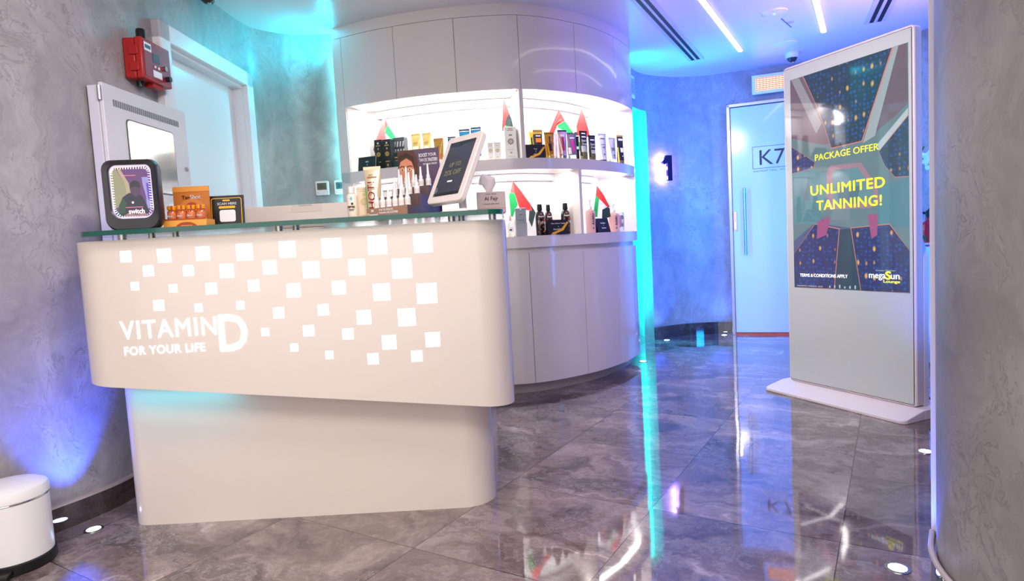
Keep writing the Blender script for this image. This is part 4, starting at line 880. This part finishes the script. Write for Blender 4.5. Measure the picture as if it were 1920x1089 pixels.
# lower left bay, mostly behind the glass countertop
for x, y, w, h, col, lab in ((-.832, 4.230, .075, .190, (26, 30, 40), 'black tube top behind the glass edge, left one under the purple poster display'), (-.735, 4.192, .085, .188, (30, 34, 46), 'black tube top behind the glass edge, second under the poster display'), (-.640, 4.165, .054, .188, (222, 150, 176), 'pink tube top seen under the glass, left of the green one'), (-.581, 4.152, .034, .186, (40, 160, 90), 'green tube top seen under the glass between two pink ones'), (-.525, 4.136, .048, .186, (218, 140, 166), 'pink tube top seen under the glass, right of the green one'), (-.458, 4.120, .040, .174, (40, 40, 46), 'small black tube top left of the tablet pegs'), (-.317, 4.095, .066, .172, (110, 44, 44), 'maroon tube top seen between the pegs below the tablet')):
    tube('squeeze_tube', lab, x, y, CTZ, w, h, -.15, S('tube_%d_%d' % col[:2], col, .3), WINK, ((.72, .76, -120, -60, WINK), (.60, .66, -120, -60, IG)), 'tubes on the lower left shelf')

# ------------------------------------------------------------------ things on the glass countertop
t = thing('mirror_display', 'black rounded light-up mirror display with rainbow light ring, at the left end of the glass', 'display', (-1.342, 2.290, GZ + .003), math.radians(9))
t.scale = (.93, .93, .99)
FRM = S('mirror_frame', (36, 34, 38), .32, coat=.2)
def f(bm):
    # frame: thick rounded shell, wider in the middle
    o_ = rrect(-.098, .098, .0, .252, .05, 8, (.045, .045, .035, .035)); n_ = len(o_)
    R = []
    for s, y in ((.93, .036), (1.0, .024), (1.03, .0), (1.0, -.022), (.955, -.028)):
        R.append([bm.verts.new((x * s, y, .126 + (z - .126) * s)) for x, z in o_])
    i_ = rrect(-.078, .078, .042, .236, .035, 8, (.04, .04, .026, .026))
    R.append([bm.verts.new((x, -.024, z)) for x, z in i_]); R.append([bm.verts.new((x * .985, -.012, .139 + (z - .139) * .985)) for x, z in i_])
    for a, b in zip(R, R[1:]):
        for k in range(n_): face(bm, (a[k], a[(k + 1) % n_], b[(k + 1) % n_], b[k]))
    face(bm, R[0]); face(bm, R[-1])
mk('frame', f, FRM, t)
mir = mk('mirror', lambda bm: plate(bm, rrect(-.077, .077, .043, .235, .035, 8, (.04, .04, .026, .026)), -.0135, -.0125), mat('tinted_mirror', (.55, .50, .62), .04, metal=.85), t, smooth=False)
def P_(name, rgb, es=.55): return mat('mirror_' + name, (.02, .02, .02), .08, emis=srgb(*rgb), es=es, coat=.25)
def reflection_shape(pts, m_, k, nm='picture_shape'): mk(nm, lambda bm: plate(bm, pts, -.0137 - .0003 * (k + 1), -.0136 - .0003 * k), m_, mir, smooth=False)  # reflection of a person and surroundings, painted as flat glowing shapes
reflection_shape([(-.066, .06), (-.07, .2), (-.055, .225), (.06, .228), (.07, .21), (.07, .065), (.05, .05), (-.05, .05)], P_('mauve', (112, 62, 132)), 0)
reflection_shape([(-.066, .08), (-.07, .2), (-.05, .222), (-.022, .17), (-.016, .12), (-.04, .09)], P_('sand', (176, 168, 132)), 1)
reflection_shape([(-.045, .218), (-.034, .222), (-.008, .17), (-.002, .13), (-.016, .12), (-.022, .17)], P_('tan', (206, 184, 150)), 2)
reflection_shape([(.04, .19), (.062, .19), (.066, .08), (.048, .075), (.05, .12), (.042, .16)], P_('pale', (176, 168, 240)), 2)
reflection_shape([(.054, .17), (.068, .165), (.068, .10), (.056, .11)], P_('violet', (104, 76, 214)), 3)
reflection_shape([(-.052, .062), (-.05, .09), (-.034, .12), (-.010, .135), (.034, .125), (.05, .09), (.056, .062), (.04, .052), (-.04, .052)], P_('shirt', (16, 30, 66), .4), 4)
reflection_shape([(-.052, .062), (-.05, .09), (-.034, .12), (-.022, .10), (-.03, .062)], P_('shirt_green', (20, 84, 54), .5), 5)
reflection_shape([(-.004, .134), (-.006, .152), (.004, .165), (.026, .162), (.032, .145), (.026, .126), (.012, .12)], P_('skin', (92, 56, 96), .5), 5)
reflection_shape([(-.006, .152), (-.002, .172), (.012, .180), (.028, .174), (.034, .156), (.026, .152), (.012, .158)], P_('hair', (20, 16, 40), .5), 6)
reflection_shape([(-.040, .052), (-.02, .062), (.01, .056), (.04, .062), (.052, .054), (.04, .050)], P_('hands', (190, 140, 140), .5), 6)
PKE = P_('pink_line', (236, 120, 150), 1)
for a in ((-.030, .020, .196, .198), (-.026, .036, .082, .084)): mk('glow_line', lambda bm: box(bm, a[0], a[1], -.0165, -.0159, a[2], a[3]), PKE, mir, smooth=False)
mk('logo_dot', lambda bm: plate(bm, [(.001 + .004 * math.cos(k * PI / 6), .100 + .004 * math.sin(k * PI / 6)) for k in range(12)], -.0165, -.0159), P_('white', (240, 240, 250), 1), mir, smooth=False)
text(mir, 'switch', -.016, .060, .056, .017, P_('switch_pink', (255, 214, 226), 1.1), -.0162, bold=.03)
ring = rrect(-.071, .071, .049, .229, .03, 6, (.035, .035, .022, .022))
per = [Vector(p) for p in ring + ring[:1]]; sl = arcs(per); NL = 64
import colorsys
def hue(x, z):
    if z > .215: return (1, .55, .25) if x < -.02 else (1, .9, .7)
    if x < 0: return (.4, 1, .55) if z < .12 or z > .19 else (.7, 1, .95)
    return (.45, .4, 1) if z > .13 or z < .075 else (.85, .85, 1)
for k in range(NL):
    v = sl[-1] * k / NL; c = sub(per, v, v + .003); p = c[0]; dv = (c[-1] - c[0]).normalized(); nv = Vector((-dv.y, dv.x))
    q = [p, p + dv * .0026, p + dv * .0040 + nv * .009, p + dv * .0018 + nv * .009]
    h_ = hue(p.x, p.y); mk('light_dash', lambda bm: plate(bm, [(u.x, u.y) for u in q], -.0150, -.0140), mat('dash_%.2f_%.2f_%.2f' % h_, h_, .4, emis=h_, es=1.1), mir, smooth=False)

t = thing('shot_display_box', 'orange cardboard counter box holding four small amber bottles', 'display box', (-1.201, 2.385, GZ + .0004), math.radians(2))
ORB, ORD, ORL = S('card_orange_brown', (190, 112, 44), .4), S('card_rust', (168, 70, 40), .45), S('card_orange', (240, 164, 66), .4)
mk('back_board', lambda bm: box(bm, -.074, .062, .052, .056, .0, .166), ORB, t)
mk('header_band', lambda bm: box(bm, -.074, .062, .0505, .0518, .146, .166), S('card_amber', (220, 146, 62), .4), t)
mk('tray_front', lambda bm: plate(bm, [(-.076, 0), (.080, 0), (.082, .040), (-.077, .036)], -.036, -.033), ORL, t)
def f(bm): box(bm, -.075, -.072, -.033, .052, 0, .036); box(bm, .072, .075, -.033, .052, 0, .036); box(bm, -.075, .075, -.033, .052, 0, .004)
mk('tray', f, ORL, t)
mk('tray_lip', lambda bm: box(bm, -.076, .081, -.0375, -.0362, .035, .040), ORD, t)
mk('arch_print', lambda bm: plate(bm, [(.008 + .042 * math.cos(PI * k / 12), .001 + .026 * math.sin(PI * k / 12)) for k in range(13)], -.0378, -.0362), ORD, t, smooth=False)
mk('arch_line', lambda bm: box(bm, -.012, .03, -.0384, -.0379, .012, .0145), ORL, t)
mk('arc_print', lambda bm: plate(bm, [(-.006 + .058 * math.cos(PI * k / 14), .058 + .062 * math.sin(PI * k / 14)) for k in range(15)], .0503, .0515), S('card_copper', (206, 126, 60), .4), t, smooth=False)
mk('sun_print', lambda bm: plate(bm, [(-.006 + .022 * math.cos(PI * k / 10), .088 + .018 * math.sin(PI * k / 10)) for k in range(11)], .0498, .0508), ORD, t, smooth=False)
text(t, 'Tan', -.040, .118, .028, .014, S('print_deep_brown', (110, 56, 30), .4), .0497, bold=.01)
text(t, 'Shot', -.010, .118, .040, .015, WINK, .0497, bold=.02)
BA, BC_ = S('bottle_amber', (196, 92, 42), .2, coat=.5), S('cap_orange', (240, 160, 40), .35)
for k, nm in enumerate(('first', 'second', 'third', 'fourth')):
    b_ = thing('shot_bottle', 'small amber shot bottle, %s from the left in the orange counter box' % nm, 'bottle', (-1.201 - .053 + k * .0355, 2.385 - .010 + (-.053 + k * .0355) * .035, GZ + .0052), .035, 'shot bottles')
    mk('bottle_body', lambda bm: lathe(bm, [(.0155, 0), (.017, .003), (.017, .062), (.013, .068), (.0125, .070)], 20), BA, b_)
    mk('cap', lambda bm: lathe(bm, [(.0155, .0695), (.0162, .071), (.0162, .083), (.014, .085)], 20), BC_, b_)
    mk('label', lambda bm: lathe(bm, [(.0171, .030), (.0174, .031), (.0174, .058), (.0171, .059)], 20), S('label_rust', (206, 110, 60), .4), b_)
    mk('seal_strip', lambda bm: box(bm, .004, .010, -.0172, -.0155, .064, .084), ORD, b_)
    text(b_, 'Shot', 0, .046, .020, .007, WINK, -.0176, align='C', bold=.03)

t = thing('scan_sign', 'black square counter sign with yellow outline reading SCAN HERE', 'sign', (-1.090, 2.462, GZ), math.radians(4), rot=(math.radians(-5), 0, math.radians(4)))
mk('panel', lambda bm: plate(bm, rrect(-.066, .066, .0, .128, .002), -.003, .003), S('sign_black', (30, 30, 32), .3), t)
def f(bm):
    o_ = rrect(-.057, .058, .004, .119, .008); i_ = rrect(-.0545, .0555, .002, .1165, .006); c1 = [Vector(p) for p in o_]; c2 = [Vector(p) for p in i_]
    n_ = len(o_); a = [bm.verts.new((p.x, -.0038, p.y)) for p in c1]; b = [bm.verts.new((p.x, -.0038, p.y)) for p in c2]
    for k in range(n_):
        j = (k + 1) % n_; face(bm, (a[k], a[j], b[j], b[k]))
mk('outline', f, YEL, t, smooth=False)
mk('qr_patch', lambda bm: plate(bm, rrect(-.027, .033, .026, .072, .008), -.0042, -.003), S('patch_white', (232, 226, 228), .4), t, smooth=False)
for a in ((-.014, .014, .106, .112), (-.029, .033, .078, .087), (-.018, .030, .012, .018)): mk('yellow_bar', lambda bm: plate(bm, rrect(a[0], a[1], a[2], a[3], .0028), -.0042, -.003), YEL, t, smooth=False)
text(t, 'SCAN HERE', -.034, .092, .072, .009, WINK, -.0032, bold=.03)
mk('easel_back', lambda bm: plate(bm, [(-.02, .0), (.02, .0), (.01, .08), (-.01, .08)], .003, .006), BLACK, t)

t = thing('monitor', 'beige back of a computer monitor standing behind the glass top', 'monitor', (-.905, 2.75, 1.067), -.035)
MB_ = S('monitor_shell', (216, 204, 196), .35)
mk('shell', lambda bm: plate(bm, rrect(-.228, .232, .012, .130, .006), -.012, .012), MB_, t, bevel=.003)
mk('service_cover', lambda bm: plate(bm, rrect(-.028, .106, .098, .128, .003), -.0135, -.012), S('monitor_cover', (208, 196, 188), .4), t)
mk('cover_tab', lambda bm: box(bm, .006, .064, -.015, -.0136, .1235, .1275), S('monitor_tab', (170, 160, 154), .4), t)
mk('foot', lambda bm: box(bm, -.10, .10, -.05, .05, 0, .0118), MB_, t, bevel=.003)

t = thing('lotion_bottle', 'slim cream bottle with white cap beside the pale gold carton on the glass', 'bottle', (-.589, 2.415, GZ), -.05)
CRM = S('bottle_cream', (240, 224, 204), .3)
mk('bottle_body', lambda bm: lathe(bm, [(.018, 0), (.0195, .002), (.0195, .094), (.016, .101), (.012, .103)], 24, sy=.75), CRM, t)
mk('cap', lambda bm: lathe(bm, [(.0125, .103), (.0128, .104), (.0128, .127), (.011, .129)], 20), WHITE, t)
mk('drop_print', lambda bm: plate(bm, [(-.002, .078), (.004, .078), (.006, .084), (.001, .092), (-.004, .084)], -.0158, -.0146), S('print_sky', (110, 180, 210), .4), t, smooth=False)
text(t, 'PEPTIDE', 0, .052, .026, .007, INK, -.0150, align='C', bold=.04)
bars(t, [(.004, .064, .008, .008), (.0, .043, .02, .002), (.0, .039, .016, .002), (0, .014, .024, .002)], INK, -.0152)
t = carton('small_carton', 'pale gold carton with floral emblem behind the red lettered tube', 'box', -.545, 2.455, GZ, .056, .05, .128, -.05, S('box_champagne', (226, 204, 178), .4))
rosette(t, 0, .072, .018, GB_, -.0256); bars(t, [(0, .112, .034, .003), (0, .098, .012, .010), (0, .02, .03, .003)], GB_, -.0256)
HOTR = S('print_hot_red', (196, 40, 66), .35)
t = tube('squeeze_tube', 'cream gold tube with tall red vertical lettering and green edge on the glass', -.502, 2.40, GZ, .066, .198, -.08, S('tube_champagne', (226, 206, 172), .22, metal=.35), GOLD, ((.20, .62, -162, -140, S('print_lime', (110, 196, 84), .35)), (.78, .81, -125, -55, S('print_bronze', (150, 116, 70), .4))), None)
text(t, 'HOT!', -.001, .090, .098, .026, HOTR, -.0262, align='C', rot=PI / 2, bold=.005)
text(t, 'MY', -.002, .166, .016, .006, INK, -.012, align='C')

# stepped serum display
SA = math.radians(-16)
sd = thing('serum_display', 'brown stepped counter display with purple poster of a tanned face', 'display', (-.425, 2.228, GZ), SA)
BRNC, BRND, PURP = S('card_mocha', (150, 112, 92), .45), S('card_dark_mocha', (96, 76, 74), .45), S('poster_purple', (92, 74, 98), .4)
mk('front_tier', lambda bm: plate(bm, [(-.078, 0), (.080, 0), (.080, .036), (-.078, .030)], 0, .10), BRNC, sd, smooth=False)
mk('middle_tier', lambda bm: plate(bm, [(-.076, 0), (.080, 0), (.080, .082), (-.076, .076)], .1005, .20), BRND, sd, smooth=False)
mk('rear_tier', lambda bm: plate(bm, [(-.074, 0), (.080, 0), (.080, .118), (-.074, .112)], .2005, .30), BRND, sd, smooth=False)
mk('side_panel', lambda bm: plate(bm, [(.0, .0), (.30, .0), (.30, .118), (.2, .118), (.2, .08), (.1, .08), (.1, .036), (.0, .036)], 0, .002) or bm.transform(Matrix.Translation((.083, 0, 0)) @ Matrix.Rotation(PI / 2, 4, 'Z')), S('card_side', (86, 70, 78), .45), sd, smooth=False)
po = mk('poster', lambda bm: box(bm, -.088, .088, .302, .306, 0, .272), PURP, sd, smooth=False)
PY = .3018
def fz(pts, m_, k, nm): mk(nm, lambda bm: plate(bm, pts, PY - .0005 * (k + 1), PY - .0005 * k), m_, po, smooth=False)
fz([(-.088, .08), (-.088, .266), (-.06, .272), (-.02, .268), (-.004, .24), (-.002, .18), (-.02, .12), (-.03, .08)], S('hair_brown', (88, 56, 40), .5), 0, 'hair_print')
fz([(-.084, .09), (-.086, .20), (-.076, .228), (-.050, .240), (-.028, .225), (-.018, .19), (-.022, .14), (-.036, .10), (-.05, .085)], S('face_tan', (208, 138, 104), .5), 1, 'face_print')
fz([(-.088, .20), (-.084, .25), (-.05, .262), (-.02, .245), (-.014, .20), (-.03, .235), (-.055, .245), (-.078, .232)], S('hair_dark', (60, 38, 30), .5), 2, 'fringe_print')
for x in (-.070, -.038):
    fz([(x - .011, .196), (x, .201), (x + .011, .196), (x, .191)], S('eye_white', (226, 210, 200), .5), 2, 'eye_print'); fz([(x - .004, .196), (x, .200), (x + .004, .196), (x, .192)], S('eye_dark', (50, 34, 30), .5), 3, 'iris_print')
    fz([(x - .013, .207), (x, .212), (x + .013, .208), (x + .012, .205), (x, .208), (x - .012, .204)], S('hair_dark', (60, 38, 30), .5), 2, 'brow_print')
fz([(-.056, .195), (-.052, .195), (-.046, .165), (-.056, .160), (-.062, .166)], S('nose_shade', (180, 108, 80), .5), 2, 'nose_print')
fz([(-.072, .142), (-.056, .149), (-.040, .144), (-.056, .132)], S('lip_print', (168, 66, 60), .5), 2, 'mouth_print'); fz([(-.068, .142), (-.056, .145), (-.044, .143), (-.056, .139)], WINK, 3, 'teeth_print')
text(po, 'BOOST', .004, .240, .036, .013, WINK, PY, bold=.035); text(po, 'YOUR', .043, .241, .034, .012, WINK, PY)
text(po, 'TAN', .004, .222, .020, .012, WINK, PY); text(po, '3X FASTER!', .027, .221, .054, .013, WINK, PY, bold=.035)
text(po, 'WITH', .020, .208, .013, .007, WINK, PY); text(po, 'BOLD DROPS', .035, .208, .044, .007, WINK, PY, bold=.03)
text(sd, 'THE', -.030, .021, .014, .006, WINK, -.0004); text(sd, 'ULTIMATE', -.013, .021, .038, .007, WINK, -.0004, bold=.035)
text(sd, 'TANNING', -.030, .011, .032, .006, WINK, -.0004); text(sd, 'BOOSTER', .004, .011, .040, .007, WINK, -.0004, bold=.035)
mk('logo_mark', lambda bm: [plate(bm, p, -.001, -.0002) for p in ([(-.060, .019), (-.050, .019), (-.050, .0205), (-.060, .0205)], [(-.060, .022), (-.050, .022), (-.050, .0235), (-.060, .0235)], [(-.060, .025), (-.050, .025), (-.050, .0265), (-.060, .0265)])] and None, WINK, sd, smooth=False)
text(sd, 'Devoted', -.075, .004, .040, .010, WINK, -.0004)
ca, sa = math.cos(SA), math.sin(SA)
def sdw(u, v): return (-.425 + u * ca - v * sa, 2.228 + u * sa + v * ca)
ORDN = ('first', 'second', 'third', 'fourth', 'fifth', 'sixth')
for tier, y0, z0, n_, x0, dx in (('front', .045, .031, 6, -.060, .0245), ('middle', .148, .077, 4, -.035, .030), ('rear', .245, .113, 5, -.060, .0305)):
    for k in range(n_):
        u, v = sdw(x0 + dx * k, y0); zz = GZ + z0 + (.006 * (x0 + dx * k + .078) / .158)
        b_ = thing('serum_bottle', 'white dropper bottle, %s from the left on the %s tier of the brown display' % (ORDN[k], tier), 'bottle', (u, v, zz), 0, 'white serum bottles')
        h_ = .072 + .006 * ((k * 7 + len(tier)) % 3)
        mk('bottle_body', lambda bm: lathe(bm, [(.0095, 0), (.0105, .001), (.0105, .028), (.006, .033)], 16), WHITE, b_)
        mk('nozzle_cap', lambda bm: lathe(bm, [(.007, .033), (.0072, .041), (.0048, .046), (.0032, h_), (.0, h_ + .001)], 14), WHITE, b_)
        mk('label', lambda bm: lathe(bm, [(.0106, .008), (.0108, .009), (.0108, .021), (.0106, .022)], 16), S('label_pearl', (222, 214, 208), .4), b_)

# tablet on its stand
ph, be = math.radians(47), math.radians(27)
tb = thing('tablet_stand', 'white framed tablet tilted back on a hinged stand on the glass', 'tablet', (-.175, 2.36, GZ + .003))
tb.scale = (1.02,) * 3
u_ = Vector((math.sin(be) * math.sin(ph), math.sin(be) * math.cos(ph), math.cos(be))); rt = Vector((math.cos(ph), -math.sin(ph), 0)); nn = rt.cross(u_)   # nn points to the back
c0 = Vector((-.228, 2.25, GZ + .036)) - Vector((-.175, 2.36, GZ))
RM = Matrix((( rt.x, nn.x * -1, u_.x), (rt.y, nn.y * -1, u_.y), (rt.z, nn.z * -1, u_.z))).to_4x4()
if RM.determinant() < 0: RM = Matrix((( rt.x, nn.x, u_.x), (rt.y, nn.y, u_.y), (rt.z, nn.z, u_.z))).to_4x4()
TM = Matrix.Translation(c0) @ RM
def tp(name, fn, m_, parent=tb, **k):
    bm = B(); fn(bm); bm.transform(TM); return obj(name, bm, m_, parent, **k)
TFR = S('tablet_frame', (234, 222, 216), .3)
tp('frame', lambda bm: plate(bm, rrect(-.098, .098, 0, .272, .018), 0, .022), TFR, bevel=.003)
sc_ = tp('screen', lambda bm: plate(bm, rrect(-.070, .074, .027, .245, .004), -.0008, -.0001), mat('tablet_screen', (.03, .03, .035), .05, emis=srgb(44, 44, 58), es=.6, coat=1), smooth=False)
for p in ([(-.070, .228), (.0, .226), (.010, .234), (.072, .234), (.074, .245), (-.070, .245)], [(-.070, .027), (.074, .027), (.074, .04), (-.070, .037)]):
    tp('screen_band', lambda bm: plate(bm, p, -.0014, -.0008), mat('tablet_band', (.012, .02, .026), .05, coat=1), sc_, smooth=False)
for body_, z, w, h in (('UP TO', .150, .062, .018), ('25% OFF', .118, .092, .020)):
    o_ = text(sc_, body_, 0, z, w, h, mat('tablet_text', (.05, .05, .04), .2, emis=srgb(120, 112, 76), es=.7), -.0009, align='C', rot=.02); o_.data.transform(TM)
tp('glow_button', lambda bm: box(bm, -.012, .014, -.0014, -.0009, .080, .085), mat('tablet_button', (.3, .3, .3), .2, emis=(.9, .9, .95), es=1), sc_, smooth=False)
hp = TM @ Vector((.0, .024, .12))
mk('hinge', lambda bm: tubeline(bm, [hp - rt * .03, hp + rt * .03], .021, 24), TFR, tb)
mk('post', lambda bm: tubeline(bm, [(hp.x + .012, hp.y + .012, .004), (hp.x + .006, hp.y + .006, hp.z * .6), hp], .014, 16), TFR, tb)
mk('base_plate', lambda bm: prism(bm, [(hp.x + .07 * math.cos(k * PI / 14), hp.y + .07 * math.sin(k * PI / 14)) for k in range(28)], 0, .006), TFR, tb)
t = thing('card_stack', 'small white stack of leaflets under the tablet on the glass', 'papers', (-.185, 2.235, GZ + .0004), .05)
for k in range(3): mk('leaflet', lambda bm: box(bm, -.045 + .003 * k, .045 - .002 * k, -.03, .03, .0042 * k, .0042 * k + .004), WINK, t, rot=(0, 0, .04 * k))

t = thing('tissue_box', 'grey pink tissue box with a tissue pulled up, right end of the glass', 'tissue box', (-.062, 2.445, GZ), .06)
TBX = S('tissue_card', (188, 168, 168), .5)
mk('box_body', lambda bm: box(bm, -.054, .054, -.05, .06, 0, .080), TBX, t, bevel=.001)
mk('slot', lambda bm: plate(bm, [(.028 * math.cos(k * PI / 10) - .004, .018 * math.sin(k * PI / 10)) for k in range(20)], -.0804, -.0800) or bm.transform(Matrix.Rotation(-PI / 2, 4, 'X')), S('slot_dark', (90, 80, 80), .5), t, smooth=False)
def f(bm):
    # folded tissue: a pleated cone with a pointed corner at upper left
    n_ = 18; R = []
    for i, (z, cx, rr) in enumerate(((.080, -.006, .012), (.092, -.006, .014), (.11, -.004, .024), (.124, -.006, .030), (.138, -.018, .020), (.150, -.028, .003))):
        R.append([bm.verts.new((cx + rr * (1 + .22 * math.cos(3 * 2 * PI * k / n_ + i)) * math.cos(2 * PI * k / n_), .45 * rr * (1 + .3 * math.sin(4 * 2 * PI * k / n_)) * math.sin(2 * PI * k / n_), z + .012 * (rr / .03) * math.cos(2 * PI * k / n_) * (1 if i > 2 else 0))) for k in range(n_)])
    for a, b in zip(R, R[1:]):
        for k in range(n_): face(bm, (a[k], a[(k + 1) % n_], b[(k + 1) % n_], b[k]))
mk('tissue', f, S('tissue_white', (226, 216, 218), .7), t)
TIK = S('print_dark_brown', (72, 58, 56), .5)
text(t, 'Al Fajr', 0, .052, .052, .018, TIK, -.0504, align='C', bold=.015)
text(t, 'FACIAL TISSUES', 0, .071, .04, .004, TIK, -.0504, align='C'); text(t, 'a luxury soft tissue', 0, .034, .06, .007, TIK, -.0504, align='C')
mk('lower_band', lambda bm: box(bm, -.053, .053, -.0507, -.0501, .016, .018), S('tissue_band', (196, 120, 130), .5), t, smooth=False)
